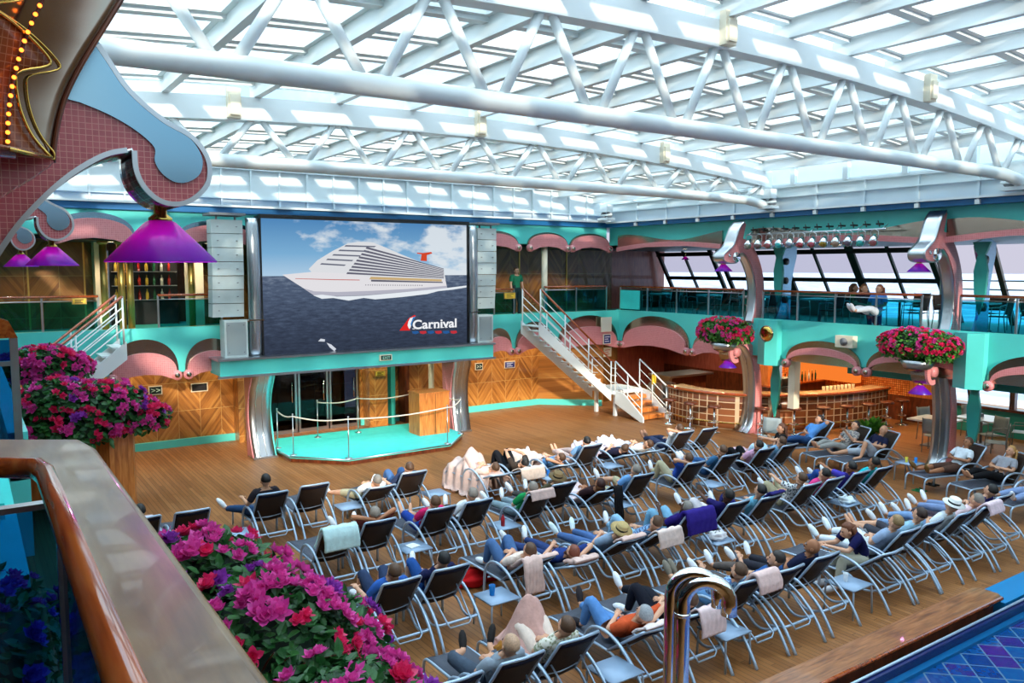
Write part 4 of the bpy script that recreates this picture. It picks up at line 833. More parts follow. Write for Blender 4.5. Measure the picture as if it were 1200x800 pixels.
s_ = thing('light_string', 'string of small amber bulbs running down the rust mosaic drum', 'light string', (.1, 3.2, 5.2))
pts = [Vector(skin_at(.155+.165*((v/19)**2)+.0*v, 5.21+.6*v/19, .06)) for v in range(20)]
m = MB(); m.tube(pts, .006, 6); m.build('cable', 'wooddark', s_, True)
for p in pts: m = MB(); m.sphere(p-Vector((0,.008,0)), .0075, 8, 6); m.build('bulb', 'amber', s_, True)

plate('yellow_notice', 'small yellow notice on the rail of the short steps', 18.5, 1.2, .2, .34, 18.9, (236, 210, 60), fr='gold')
t = thing('wall_speaker', 'white square camera housing on the balcony front between the two flower baskets', 'camera', (18.7, 12.15, 2.85)); m = MB(); m.box(18.6, 18.8, 11.9, 12.4, 2.78, 3.08); m.build('housing', 'cream', t, True); m = MB(); m.cyl((18.6, 12.15, 2.93), (18.57, 12.15, 2.93), .1, 18); m.build('lens_ring', 'grey', t, True)
for i, (x, y) in enumerate(((18.4, 14.4), (18.66, 8.95))):
    t = thing('wall_lamp', ['round gilt wall lamp on the pier right of the farther basket', 'round gilt wall lamp on the pier right of the nearer basket'][i], 'lamp', (x, y, 3.0), 0, 'gilt wall lamps'); m = MB(); m.sphere((0,0,0), (.06, .2, .2), 18, 12); m.build('dome', 'brass', t); m = MB(); m.tube([(.0, .21*cos(a*pi/12), .21*sin(a*pi/12)) for a in range(24)], .02, 6, True); m.build('rim', 'bronze', t)
t = thing('potted_plant', 'green leafy potted plant behind the bald man in navy', 'plant', (19.6, 11.9, 0)); m = MB(); m.lathe([(.16, 0), (.22, .4), (.19, .4), (.18, .36)], seg=20); m.build('pot', 'wooddark', t)
# ------------------------------------------------------------------ row of stage lights under the right roof edge
t0 = thing('lighting_bar', 'long steel bar carrying the row of coloured stage lights', 'bar', (18.2, 13, 5.75)); m = MB(); m.tube([(18.2, 10.9, 5.74), (18.2, 15.0, 5.74)], .02, 8); m.build('pipe', 'steel', t0, True)
for i in range(7): m = MB(); y = 11.0+i*.66; m.tube([(18.2, y, 5.74), (18.46, y, 5.86)], .012, 6); m.build('bracket', 'steel', t0, True)
lens = [(180,110,120),(70,200,200),(120,110,130),(200,170,150),(180,150,60),(190,90,110),(170,80,90),(120,140,170),(60,190,200),(170,100,110),(130,110,120),(150,160,150)]
wh = ['second', 'third', 'fourth', 'fifth', 'sixth', 'seventh', 'eighth', 'ninth', 'tenth', 'eleventh']
for i in range(12):
    y = 11.15+i*.34; c = lens[i]; t = thing('stage_light', 'stage light hanging '+('nearest the nearer pillar' if i == 0 else 'nearest the farther pillar' if i == 11 else wh[i-1]+' from the right on the bar'), 'stage light', (18.15, y, 5.45), 0, 'stage lights on the steel bar')
    m = MB(); a = Vector((.1, .05, .14)); b = Vector((-.12, -.04, -.04)); m.tube([a, a*.6+b*.4, b], [.055, .09, .105], 14); m.build('can', 'chrome', t)
    m = MB(); d = (b-a).normalized(); m.cyl(b, b+d*.006, .085, 14); m.build('lens', pbr('gel_%d' % i, c, .3), t)
    m = MB(); m.tube([(0, -.1, .06), (0, -.1, .24), (0, 0, .3), (0, .1, .24), (0, .1, .06)], .01, 6); m.build('yoke', 'steel', t)
    m = MB(); m.box(.12, .3, -.05, .05, .4, .44); m.tube([(.1, -.06, .36), (.26, .08, .5)], .014, 6); m.build('clamp', 'black', t)
# ------------------------------------------------------------------ bar
t = thing('bar_counter', 'long curved bar with brown tiled front and wooden top', 'bar counter', (21, 15, 0))
C = smooth_path([(18.6, 18.2, 0), (18.45, 17.2, 0), (18.75, 16.1, 0), (19.6, 15.15, 0), (20.8, 14.5, 0), (22.3, 14.15, 0), (23.9, 14.1, 0)], 6)
def nrm(i): 
    d = (C[min(i+1, len(C)-1)]-C[max(i-1, 0)]).normalized(); return Vector((-d.y, d.x, 0))
n = len(C)-1
m = MB(); m.grid(lambda u, v: tuple(C[round(u*n)]+Vector((0, 0, 1.02*v))), n, 4, -.1); m.build('tiled_front', 'bartile', t, True)
def topf(u, v): i = round(u*n); return tuple(C[i]+nrm(i)*(-.14+.62*v)+Vector((0,0,1.1)))
m = MB(); m.grid(topf, n, 3, .09); m.build('counter_top', 'marble', t, True)
m = MB(); m.tube([C[i]-nrm(i)*.15+Vector((0,0,1.07)) for i in range(n+1)], .045, 8); m.build('bullnose', 'railteak', t, True)
m = MB(); m.tube([C[i]-nrm(i)*.14+Vector((0,0,.2)) for i in range(n+1)], .022, 8); m.build('foot_rail', 'brass', t, True)
# back bar
boxs('wall_right', (21.2, 24.4, 16.9, 17.0, 0, 2.98), 'copper')
t = thing('back_bar', 'glowing copper mosaic back bar with wooden shelf', 'shelf unit', (22.4, 16.6, 0)); m = MB(); m.box(21.2, 24.2, 16.45, 16.88, 0, 1.0); m.build('cupboard', 'wooddark', t, True); m = MB(); m.box(21.15, 24.25, 16.37, 16.88, 1.0, 1.05); m.build('worktop', 'railteak', t, True)
m = MB(); m.box(21.2, 21.6, 16.5, 16.88, 1.05, 2.6); m.build('side_panel', 'box', t, True); m = MB(); m.box(23.3, 23.9, 16.6, 16.88, 1.05, 2.3); m.build('lit_panel', 'orange', t, True); m = MB(); m.box(24.0, 24.3, 15.2, 16.88, 1.05, 2.5); m.build('lit_side_panel', 'orange', t, True)
t = thing('cash_register', 'black cash register on the bar counter', 'register', (20.4, 15.2, 1.1)); m = MB(); m.box(-.22, .22, -.18, .18, 0, .12); m.build('base', 'black', t); m = MB(); m.obox((0, .05, .28), (1,0,0), (0,1,.4), (0,-.4,1), .2, .03, .14); m.build('display', 'black', t); m = MB(); m.box(-.2, .2, .1, .18, .1, .42); m.build('printer', 'cream', t)
for i in range(9):
    x = 21.4+.16*i; y = 14.6-.02*i; t = thing('tumbler', 'upturned clear tumbler in the row along the bar top', 'glass', (x, y, 1.1), 0, 'tumblers along the bar top'); m = MB(); m.lathe([(.035, 0), (.045, .14), (.04, .14), (.03, .01)], seg=12, cap=False); m.build('cup', pbr('frosted_plastic', (214, 200, 170), .3), t)
for i in range(14):
    x = 21.5+.18*i; t = thing('bottle', 'bottle standing on the back bar shelf', 'bottle', (x, 16.6, 1.05), 0, 'bottles on the back bar'); m = MB(); m.lathe([(.035, 0), (.038, .18), (.014, .24), (.013, .31)], seg=12); m.build('body', pbr('bottle_%d' % (i % 4), [(60,30,14),(20,60,40),(150,110,60),(190,190,190)][i % 4], .1), t); m = MB(); m.cyl((0,0,.31), (0,0,.335), .015, 8); m.build('cap', 'gold', t)
def stool(x, y, label):
    t = thing('bar_stool', label, 'bar stool', (x, y, 0), 0, 'round bar stools along the tiled bar'); m = MB(); m.lathe([(.03, .7), (.2, .72), (.21, .76), (.19, .79), (0.01, .8)], seg=24); m.build('seat', 'wooddark', t)
    m = MB(); m.cyl((0,0,.02), (0,0,.72), .032, 14); m.build('column', 'chrome', t); m = MB(); m.lathe([(.2, 0), (.2, .015), (.05, .05)], seg=24); m.build('base', 'chrome', t); m = MB(); m.tube([(.15*cos(a*pi/8), .15*sin(a*pi/8), .3) for a in range(16)], .012, 6, True); m.tube([(0,0,.3), (.15,0,.3)], .01, 6); m.build('foot_ring', 'chrome', t)
for i, (x, y) in enumerate(((17.95, 17.6), (17.95, 16.75), (18.1, 15.95), (19.0, 14.95), (19.75, 14.4), (20.55, 14.0), (21.35, 13.75), (22.2, 13.6), (23.0, 13.5), (23.75, 13.45))):
    stool(x, y, 'round wooden-seat bar stool '+['at the far left end of the bar', 'second from the left along the bar', 'just left of the farther pillar', 'just right of the farther pillar', 'behind the woman in black', 'in the middle of the bar front', 'right of the middle of the bar front', 'behind the boy on a lounger', 'left of the nearer pillar', 'hidden partly by the nearer pillar'][i])
# grill counter and bins in the recess
t = thing('grill_counter', 'steel topped service counter in the recess left of the bar', 'counter', (21, 20.3, 0)); m = MB(); m.box(20.2, 22.4, 19.8, 20.9, .98, 1.05); m.build('worktop', 'steel', t, True); m = MB(); m.box(20.4, 22.2, 20.0, 20.8, 0, .98); m.build('body', 'wooddark', t, True); m = MB(); m.box(20.3, 20.42, 19.95, 20.85, 0, .98); m.build('end_panel', 'steel', t, True)
for i, (x, y) in enumerate(((19.45, 19.8), (19.95, 19.6))):
    t = thing('litter_bin', ['grey steel litter bin nearest the short steps', 'grey steel litter bin next to the service counter'][i], 'bin', (x, y, 0), 0, 'steel litter bins'); m = MB(); m.box(-.19, .19, -.19, .19, .03, .72); m.build('body', 'steel', t); m = MB(); m.prism([(-.19, -.19, .72), (.19, -.19, .72), (.1, -.19, .9), (-.1, -.19, .9)], (0, .38, 0)); m.build('hood', 'steel', t); m = MB(); m.box(-.17, .17, -.17, .17, 0, .03); m.build('foot', 'black', t)
# ------------------------------------------------------------------ dining furniture
def dchair(x, y, rz, label, grp, z=0, col='grey', mesh='seat'):
    t = thing('stacking_chair', label, 'chair', (x, y, z), rz, grp)
    m = MB(); m.grid(lambda u, v: (-.23+.46*u, -.22+.44*v, .45-.02*sin(u*pi)), 4, 4, .012); m.build('seat', mesh, t)
    m = MB(); m.grid(lambda u, v: (-.22+.44*u, -.24-.06*v-.02*sin(u*pi), .5+.4*v), 4, 4, .012); m.build('backrest', mesh, t)
    for s_ in (-1, 1):
        m = MB(); m.tube([(s_*.24, .24, 0), (s_*.24, .22, .45), (s_*.25, .2, .64), (s_*.25, -.1, .66), (s_*.24, -.25, .62)], .013, 6); m.build('arm', col, t)
        m = MB(); m.tube([(s_*.23, -.28, 0), (s_*.235, -.23, .45), (s_*.225, -.31, .92)], .013, 6); m.build('leg', col, t)
def dtable(x, y, label, z=0, w_=.5):
    t = thing('deck_table', label, 'table', (x, y, z), 0, 'square tables'); m = MB(); m.box(-w_, w_, -w_, w_, .7, .74); m.build('tabletop', pbr('pale_table', (224, 228, 232), .15), t)
    m = MB(); m.cyl((0,0,.03), (0,0,.7), .035, 10); m.build('column', 'grey', t); m = MB(); m.box(-.25, .25, -.25, .25, 0, .03); m.build('foot', 'grey', t)
dtable(22.9, 10.7, 'white dining table by the sea opening with caddy on it'); dtable(21.6, 11.3, 'white dining table behind the turquoise fin')
t = thing('condiment_caddy', 'small condiment caddy on the table by the sea opening', 'caddy', (22.9, 10.75, .74)); m = MB(); m.box(-.1, .1, -.06, .06, 0, .1); m.build('tray', 'black', t); m = MB(); m.cyl((0,0,.1), (0,0,.22), .012, 8); m.build('handle', 'steel', t)
for i, (x, y, r) in enumerate(((22.2, 10.1, 1.2), (23.2, 9.8, .3), (23.6, 11.2, 2.6), (20.9, 10.9, -1.4), (22.2, 11.7, 2.9), (21.3, 9.6, .4))):
    dchair(x, y, r, 'grey mesh dining chair '+['left of the table by the sea opening', 'in front of the table by the sea opening', 'far side of the table by the sea opening', 'left of the table behind the turquoise fin', 'between the two white tables', 'empty behind the loungers at the right'][i], 'grey mesh dining chairs at the right', mesh='speakerD')
dchair(17.1, 13.2, 2.0, 'pale grey mesh chair standing empty in front of the bar', 'grey mesh dining chairs at the right', mesh='speakerD')
k = 0
spots = [(19.9, 5.6), (19.9, 7.6), (21.0, 10.2), (20.9, 12.2), (20.2, 14.2), (20.2, 16.4), (20.2, 18.2), (20.0, 20.2)]
names = ['right edge of the picture', 'balustrade right of the nearer pillar', 'nearer pillar on the upper deck', 'seated people on the upper deck', 'balustrade right of the farther pillar', 'balustrade left of the farther pillar', 'upper windows left of the farther pillar', 'front corner of the upper deck']
for (x, y), nm in zip(spots, names):
    dtable(x+.3, y, 'dark table behind glass near the '+nm, 3.2, .4)
    for j, (dx, dy, r) in enumerate(((-.3, -.75, .1), (.4, .8, 3.1), (1.15, 0, 1.6))): dchair(x+dx, y+dy, r, 'dark chair, '+['near', 'far', 'inner'][j]+' side of table near the '+nm, 'stacking chairs on the upper deck', 3.2, 'steel', 'sling')
# gold columns and cabinets in the upper front lounge
for i, x in enumerate((2.95, 3.35, 3.55, 5.05)):
    t = thing('gold_column', 'slim gold column, '+['leftmost', 'second from left', 'third from left', 'rightmost']+[] and '' if False else 'slim gold column, '+['leftmost', 'second from left', 'third from left', 'rightmost'][i]+' behind the big violet lamp', 'column', (x, 22.6, 3.2), 0, 'gold columns on the upper front deck'); m = MB(); m.cyl((0,0,.06), (0,0,2.2), .085, 18); m.build('shaft', 'gold', t); m = MB(); m.lathe([(.13, 0), (.13, .04), (.09, .06)], seg=18); m.build('base', 'gold', t); m = MB(); m.lathe([(.09, 2.2), (.13, 2.24), (.13, 2.3)], seg=18); m.build('capital', 'gold', t)
boxs('wall_front', (5.25, 5.6, 23.6, 24.3, 3.2, 5.5), 'cream'); boxs('wall_front', (2.9, 3.2, 23.8, 24.3, 3.2, 5.5), 'cream')
t = thing('bottle_cabinet', 'dark glazed drinks cabinet full of bottles on the upper front deck', 'cabinet', (4.3, 25.2, 3.2)); m = MB(); m.box(3.4, 5.2, 25.0, 25.6, 3.2, 5.3); m.build('carcass', 'dark', t, True)
for z in (3.9, 4.3, 4.7): 
    m = MB(); m.box(3.45, 5.15, 24.8, 25.0, z, z+.02); m.build('shelf', 'steel', t, True)
for i in range(24):
    x = 3.55+.2*(i % 8); z = 3.92+.4*(i//8); q = thing('bottle', 'bottle in the glazed cabinet on the upper front deck', 'bottle', (x, 24.9, z), 0, 'bottles in the glazed cabinet'); m = MB(); m.lathe([(.04, 0), (.042, .18), (.015, .24), (.014, .3)], seg=10); m.build('body', pbr('cab_bottle_%d' % (i % 4), [(190,160,60),(30,90,60),(200,200,190),(150,40,30)][i % 4], .12), q)
m = MB(); m.cyl((15.9, 21.4, 3.2), (15.9, 21.4, 5.5), .1, 18); tag(m.build('round_column', 'cream'), 'round cream column behind the upper balustrade in the front corner', 'column')
# ------------------------------------------------------------------ downlights under the decks (fixtures and their light)
dl = MB(); dl.lathe([(.07, .0), (.09, .005), (.09, .02)], seg=16); dring = dl.data('ring', 'steel'); dl = MB(); dl.lathe([(.065, .0), (.065, .01)], seg=16); dsp = dl.data('lens', 'spot')
nm = 0
def downl(x, y, z, e, col=(1, .8, .56)):
    global nm
    t = thing('downlight', 'small round recessed downlight glowing in the deck ceiling', 'downlight', (x, y, z-.02), 0, 'recessed downlights'); obj('ring', dring, t); obj('lens', dsp, t)
    l = bpy.data.lights.new('downlight_lamp', 'SPOT'); l.energy = e; l.color = col; l.spot_size = radians(130); l.spot_blend = .6; l.shadow_soft_size = .07; o = bpy.data.objects.new('downlight_lamp', l); COL.objects.link(o); o.location = (x, y, z-.05)
for x in (1, 3.5, 6, 13.5, 15, 16.5): downl(x, 22.0, 2.98, 130)
for x in (7.5, 9.0, 10.5): downl(x, 21.9, 2.98, 100)
for x, y in ((19.3, 20.2), (21.0, 22.0), (22.8, 21.0), (20.8, 18.5), (22.6, 18.6)): downl(x, y, 2.98, 140)
for x, y in ((20.3, 16.3), (21.6, 15.6), (22.9, 15.4), (21.9, 16.1), (23.3, 16.0), (19.2, 16.9), (19.6, 14.3), (21.0, 13.6), (22.6, 13.4)): downl(x, y, 2.98, 130, (1, .62, .3))
for x, y in ((20.2, 13.4), (22.0, 12.6), (22.5, 9.0), (20.5, 7.2)): downl(x, y, 2.98, 80)
for x in (-1, 1.2, 3.2, 5.6, 14, 16, 18): downl(x, 23.0, 5.5, 120)
for x in (3.7, 4.9): downl(x, 24.5, 5.5, 70)
for y in (20, 17, 14, 11, 8): downl(21.0, y, 5.5, 110, (1, .85, .65))
# ------------------------------------------------------------------ teak bench, pool
t = thing('poolside_bench', 'long varnished teak bench top along the pool edge', 'bench', (8.5, 5.1, 0))
m = MB(); m.prism([(2.5, 4.93, .34), (11.34, 4.93, .34), (11.42, 5.0, .34), (11.42, 5.24, .34), (11.34, 5.3, .34), (2.5, 5.3, .34)], (0, 0, .06)); m.build('bench_top', 'bench', t, True)
m = MB(); m.box(2.6, 11.3, 5.0, 5.24, 0, .34); m.build('plinth', 'wooddark', t, True); m = MB(); m.tube([(2.5, 4.93, .37), (11.36, 4.93, .37)], .03, 8); m.build('bullnose', 'railteak', t, True)
boxs('trim_60', (2.5, 16, 4.78, 4.93, 0, .12), 'dark'); boxs('trim_61', (11.4, 16, 4.9, 5.3, 0, .3), pbr('cyan_ledge', (16, 120, 176), .3)); boxs('trim_62', (2.5, 16, 4.68, 4.78, 0, .36), pbr('navy_tile_edge', (20, 30, 84), .2))
m = MB(); m.tube([(2.5, 4.74, .38), (16, 4.74, .38)], .016, 8); struct('trim_63', m, 'alum')
boxs('trim_64', (2.5, 16, 4.6, 4.68, 0, .26), pbr('blue_tile_edge', (16, 90, 140), .2)); boxs('floor', (2.5, 16, -3, 4.6, .0, .22), 'pool')
# ------------------------------------------------------------------ foreground: teak capped rail, tinted glass, chrome vent
t = thing('viewer_balustrade', 'broad worn teak cap rail over blue glass in the left foreground', 'balustrade', (.22, 1.8, 3.2))
def cap(path, wl, wr, z):   # sweep of the cap section along a bent path
    pass
zc = 4.2; xr, xl = .325, .175
m = MB()
outer = [(xr, -.5), (xr, 3.0), (.30, 3.17), (.08, 3.32), (-1.6, 3.42)]; inner = [(xl, -.5), (.19, 2.78), (.165, 2.92), (.06, 3.0), (-1.6, 3.08)]
m.prism([(x, y, zc-.035) for x, y in outer]+[(x, y, zc-.035) for x, y in reversed(inner)], (0, 0, .035)); m.build('cap_board', 'captop', t, True)
m = MB(); m.tube([(x-.005, y, zc-.03) for x, y in inner[:2]]+[(x, y-.005, zc-.03) for x, y in inner[2:]], .034, 16); m.build('inner_bullnose', 'railteak', t, True)
m = MB(); m.tube([(x, y, zc-.022) for x, y in outer], .022, 12); m.build('outer_edge', 'captop', t, True)
m = MB(); m.box(.236, .244, -.5, 3.1, 3.25, 4.1); m.build('glass_panel', 'balfg', t, True); m = MB(); m.box(-1.6, .235, 3.14, 3.148, 3.25, 3.98); m.build('glass_panel', 'balfg', t, True)
m = MB(); m.box(-1.6, .24, 3.12, 3.17, 3.98, 4.0); m.build('glass_channel', 'steel', t, True)
for (x, y) in ((.235, 3.13), (.26, .2)): m = MB(); m.box(x-.012, x+.012, y-.012, y+.012, 3.2, 4.16); m.build('post', 'steel', t, True)
t = thing('far_rail_end', 'end of a teak handrail on a glass screen at the left edge', 'balustrade', (.2, 8, 3.2)); m = MB(); m.prism([(-1.2, 7.9, 4.22), (.36, 7.9, 4.22), (.3, 7.9, 4.36), (.2, 7.9, 4.4), (-1.2, 7.9, 4.4)], (0, .2, 0)); m.build('handrail', 'railteak', t, True)
m = MB(); m.box(-1.2, .3, 7.98, 8.0, 3.25, 4.2); m.build('glass_panel', 'balfg', t, True); m = MB(); m.box(.3, .36, 7.95, 8.03, 3.2, 4.22); m.build('post', 'steel', t, True); m = MB(); m.box(-1.2, .3, 7.96, 8.02, 3.98, 4.02); m.build('cross_bar', 'steel', t, True)
t = thing('turquoise_step', 'pale turquoise moulded ledge seen through the left glass', 'ledge', (-.6, 5.6, 3.2)); m = MB()
m.box(-2.4, .2, 4.5, 7.85, 3.2, 3.3); m.box(-2.4, .14, 5.6, 7.85, 3.3, 3.4)
m.build('ledge_body', 'stageteal', t, True)
t = thing('chrome_grab_rail', 'polished chrome bent pipe rising in the foreground right of centre', 'pipe', (2.3, 2.25, 0))
base = Vector((2.46, 2.32)); e_ = Vector((.83, -.56)).normalized(); r = .1
pth = [(base.x, base.y, 2.2), (base.x, base.y, 3.38)]
pth += [(base.x+e_.x*(r-r*cos(radians(a))), base.y+e_.y*(r-r*cos(radians(a))), 3.38+r*sin(radians(a))) for a in range(15, 181, 15)]+[(base.x+e_.x*2*r, base.y+e_.y*2*r, 3.33)]
m = MB(); m.tube(pth, .034, 24); m.build('bent_pipe', 'chrome', t, True); m = MB(); m.cyl((base.x, base.y, 3.33), (base.x, base.y, 3.345), .037, 24); m.build('collar', 'chrome', t, True)
o2 = Vector((-.04, .03)); m = MB(); m.tube([(x+o2.x, y+o2.y, z+.035) for x, y, z in pth], .026, 20); m.build('outer_pipe', 'chrome', t, True)
m = MB(); m.lathe([(.09, 2.2), (.09, 2.23), (.05, 2.26)], (base.x, base.y, 0)); m.build('base_flange', 'chrome', t, True)
# ------------------------------------------------------------------ deck loungers
REC = {'R': (54, .71), 'M': (37, .71), 'L': (21, .71)}
PIV = (0, .74, .375)
def lounger_parts(k):
    al, L = REC[k]; a = radians(al); u = Vector((0, -cos(a), sin(a))); nn = Vector((0, sin(a), cos(a))); P0 = Vector(PIV); out = []
    for s_ in (-1, 1):
        m = MB(); x = s_*.305
        m.tube(smooth_path([(x,0,.0),(x,.1,.17),(x,.22,.33),(x,.38,.47),(x,.56,.575),(x,.74,.62),(x,.9,.61),(x,1.02,.55),(x,1.1,.44),(x,1.13,.3),(x,1.14,.0)], 2), .021, 8); out.append(('arm', m.data('arm', 'alum')))
        m = MB(); x = s_*.265
        m.tube(smooth_path([(s_*.3,.2,.29),(x,.3,.24),(x,.42,.215),(x,.52,.25),(x,.62,.33),(x,.72,.37),(x,1.1,.375),(x,1.6,.37),(x,1.82,.365),(x,1.9,.34),(x,1.94,.26),(x,1.95,.0)], 2), .018, 8); out.append(('seat_rail', m.data('seat_rail', 'alum')))
    m = MB(); m.tube([(-.3,.19,.29),(-.25,.18,.285),(.25,.18,.285),(.3,.19,.29)], .018, 8); out.append(('crossbar', m.data('crossbar', 'alum')))
    m = MB(); m.tube([(-.265,1.86,.35),(.265,1.86,.35)], .016, 8); m.tube([(-.3,1.05,.33),(.3,1.05,.33)], .014, 6); out.append(('cross_tube', m.data('cross_tube', 'alum')))
    m = MB(); m.grid(lambda q, v: (-.255+.51*q, .72+1.14*v, .385-.02*sin(q*pi)), 6, 8, .012); out.append(('seat_sling', m.data('seat_sling', 'seat')))
    fr = [P0+Vector((-.265,0,0))]+[P0+u*L*.97+Vector((-.265,0,0)), P0+u*L+Vector((-.25,0,0))]+[P0+u*(L+.015)-nn*.02+Vector((0,0,0))]+[P0+u*L+Vector((.25,0,0)), P0+u*L*.97+Vector((.265,0,0)), P0+Vector((.265,0,0))]
    m = MB(); m.tube(fr, .018, 8); lo = P0+u*.1; m.tube([lo+Vector((-.265,0,0)), lo-nn*.03, lo+Vector((.265,0,0))], .013, 6); out.append(('back_frame', m.data('back_frame', 'alum')))
    m = MB(); m.grid(lambda q, v: tuple(P0+u*(.0+(L-.02)*v)+Vector((-.255+.51*q,0,0))-nn*.03*sin(q*pi)), 6, 8, .012); out.append(('back_sling', m.data('back_sling', 'sling')))
    m = MB(); top = P0+u*(L-.012)
    m.grid(lambda q, v: tuple(top-u*(.06*v)+Vector((-.25+.5*q,0,0))-nn*.02*sin(q*pi)-nn*.016), 6, 2, .008); out.append(('hem_pocket', m.data('hem_pocket', cloth((20, 22, 44)))))
    hz = {'R': .46, 'M': .36, 'L': .30}[k]; hp = P0+u*L*.42; foot = Vector((0, .14, .235 if k != 'L' else .2))
    m = MB(); m.tube([hp+Vector((-.2,0,-.01)), foot+Vector((-.17,0,.05)), foot+Vector((-.14,0,0)), foot+Vector((.14,0,0)), foot+Vector((.17,0,.05)), hp+Vector((.2,0,-.01))], .011, 6); out.append(('prop_frame', m.data('prop_frame', 'alum')))
    return out
LP = {k: lounger_parts(k) for k in REC}
def lounger(x, y, k, label, rz=0):
    t = thing('deck_lounger', label, 'lounger', (x, y, 0), rz, 'reclining deck loungers facing the screen')
    for nm_, me in LP[k]: obj(nm_, me, t)
    return t
# ------------------------------------------------------------------ people
def skinmesh(nodes, edges, root, sub=1):
    me = bpy.data.meshes.new('tmp'); ks = list(nodes); me.from_pydata([tuple(nodes[k][0]) for k in ks], [(ks.index(a), ks.index(b)) for a, b in edges], [])
    o = bpy.data.objects.new('tmp', me); TMP.objects.link(o); md = o.modifiers.new('s', 'SKIN'); md.use_smooth_shade = True; md.branch_smoothing = .6
    if not me.skin_vertices: me.skin_vertices.new() if hasattr(me.skin_vertices, 'new') else None
    for i, k in enumerate(ks):
        r = nodes[k][1]; r = r if isinstance(r, tuple) else (r, r); me.skin_vertices[0].data[i].radius = r; me.skin_vertices[0].data[i].use_root = (k == root)
    sb = o.modifiers.new('u', 'SUBSURF'); sb.levels = sub; sb.render_levels = sub
    return o
def bake(o):
    dg = bpy.context.evaluated_depsgraph_get(); me = bpy.data.meshes.new_from_object(o.evaluated_get(dg)); bpy.data.objects.remove(o)
    vs = [tuple(v.co) for v in me.vertices]; fs = [tuple(p.vertices) for p in me.polygons]; bpy.data.meshes.remove(me); return vs, fs
TMP = bpy.data.collections.new('tmp'); S.collection.children.link(TMP)
def V(*a): return Vector(a)
def make_person(root, k, leg='FF', arm='BB', skin_=(214,160,130), hair=(60,40,28), hairlen=0, top=(90,90,100), bottom=(60,80,130), shorts=False, shoes=(230,230,235), sleeves=True, hat=None, bald=False, topmat=None, botmat=None, turn=0, sc=1.0, lean=0, headup=0):
    al = radians(REC[k][0] if k in REC else k); u = V(0, -cos(al), sin(al)); nn = V(0, sin(al), cos(al))
    H = V(0, .90, .475); nd = {}; sk = skin(skin_)
    if leg == 'STAND': H = V(0, 0, .92); u = V(0, 0, 1); nn = V(0, 1, 0)
    elif lean: a2 = radians(lean); u = V(0, -cos(a2), sin(a2)); nn = V(0, sin(a2), cos(a2))
    W = H+u*.19; C = H+u*.37; NB = H+u*.475; nd['pel'] = (H, .13); nd['wai'] = (W, .12); nd['che'] = (C, .142); nd['nec'] = (NB, .055)
    hd = NB+u*.125+nn*.02+V(0, 0, min(headup, .02)); E = [('pel','wai'),('wai','che'),('che','nec')]
    nd['jaw'] = (hd-u*.02, .06); E.append(('nec','jaw'))
    hands = []; TOP = [('pel','wai'),('wai','che')]; tn_ = {}; BOT = []
    feet = []
    for i, s_ in enumerate((-1, 1)):
        L = leg[i] if leg != 'STAND' else 'S'; n_ = 'LR'[i]
        hip = H+V(s_*.09, .03, -.0)
        if L == 'F': kn = hip+V(s_*.05, .42, .02); an = kn+V(s_*.02, .41, -.03); ft = an+V(s_*.05, .10, .13)
        elif L == 'K': kn = hip+V(s_*.06, .27, .33); an = kn+V(0, .14, -.37); ft = an+V(0, .2, -.02)
        elif L == 'X': kn = hip+V(s_*.08, .38, .14); an = kn+V(-s_*.12, .38, -.06); ft = an+V(0, .10, .13)
        elif L == 'C': kn = hip+V(s_*.2, .33, .17); an = kn+V(-s_*.28, .22, -.1); ft = an+V(-s_*.08, .15, .1)
        elif L == 'O': kn = hip+V(s_*.22, .36, .0); an = kn+V(s_*.14, .36, -.06); ft = an+V(s_*.1, .10, .13)
        elif L == 'S': kn = hip+V(s_*.01, .02, -.42); an = kn+V(0, -.02, -.41); ft = an+V(s_*.02, .16, -.05)
        elif L == 'D': kn = hip+V(s_*.04, .40, .04); an = kn+V(s_*.0, .06, -.4); ft = an+V(0, .17, -.04)
        nd['hip'+n_] = (hip, .1); nd['mth'+n_] = ((hip+kn)/2+V(0,0,.005), .084); nd['kne'+n_] = (kn, .062); nd['cal'+n_] = (kn*.68+an*.32, .062); nd['ank'+n_] = (an, .036)
        dd = (ft-an); nd['foo'+n_] = (an+dd*.6, .036); nd['toe'+n_] = (ft+dd.normalized()*.03, .024)
        E += [('pel','hip'+n_),('hip'+n_,'mth'+n_),('mth'+n_,'kne'+n_),('kne'+n_,'cal'+n_),('cal'+n_,'ank'+n_),('ank'+n_,'foo'+n_),('foo'+n_,'toe'+n_)]
        feet.append((an, ft)); 
        A = arm[i]; sh = C+u*.08+V(s_*.175, 0, 0)
        if A == 'B': el = sh-u*.24+V(s_*.09, 0, 0)+nn*.02; wr = H+u*.16+nn*.14+V(s_*.05, 0, 0)
        elif A == 'H': el = sh+u*.17+V(s_*.2, 0, 0)+nn*.06; wr = hd-nn*.10+V(s_*.07, 0, .0)
        elif A == 'D': el = sh-u*.2+V(s_*.12, .0, -.05); wr = el+V(s_*.01, .24, .05)
        elif A == 'R': el = sh-u*.2+V(s_*.08, .06, 0); wr = el+V(-s_*.06, .16, .2)
        elif A == 'K': el = sh-u*.1+nn*.24+V(s_*.03,0,0); wr = el+V(-s_*.1, .2, .04)
        elif A == 'S': el = sh+V(s_*.05, .02, -.27); wr = el+V(s_*.0, .06, -.24)
        nd['sho'+n_] = (sh, .07); nd['elb'+n_] = (el, .04); nd['for'+n_] = (el*.65+wr*.35, .041); nd['wri'+n_] = (wr, .027); hdv = (wr-el).normalized(); nd['pal'+n_] = (wr+hdv*.07, (.036, .026))
        E += [('che','sho'+n_),('sho'+n_,'elb'+n_),('elb'+n_,'for'+n_),('for'+n_,'wri'+n_),('wri'+n_,'pal'+n_)]
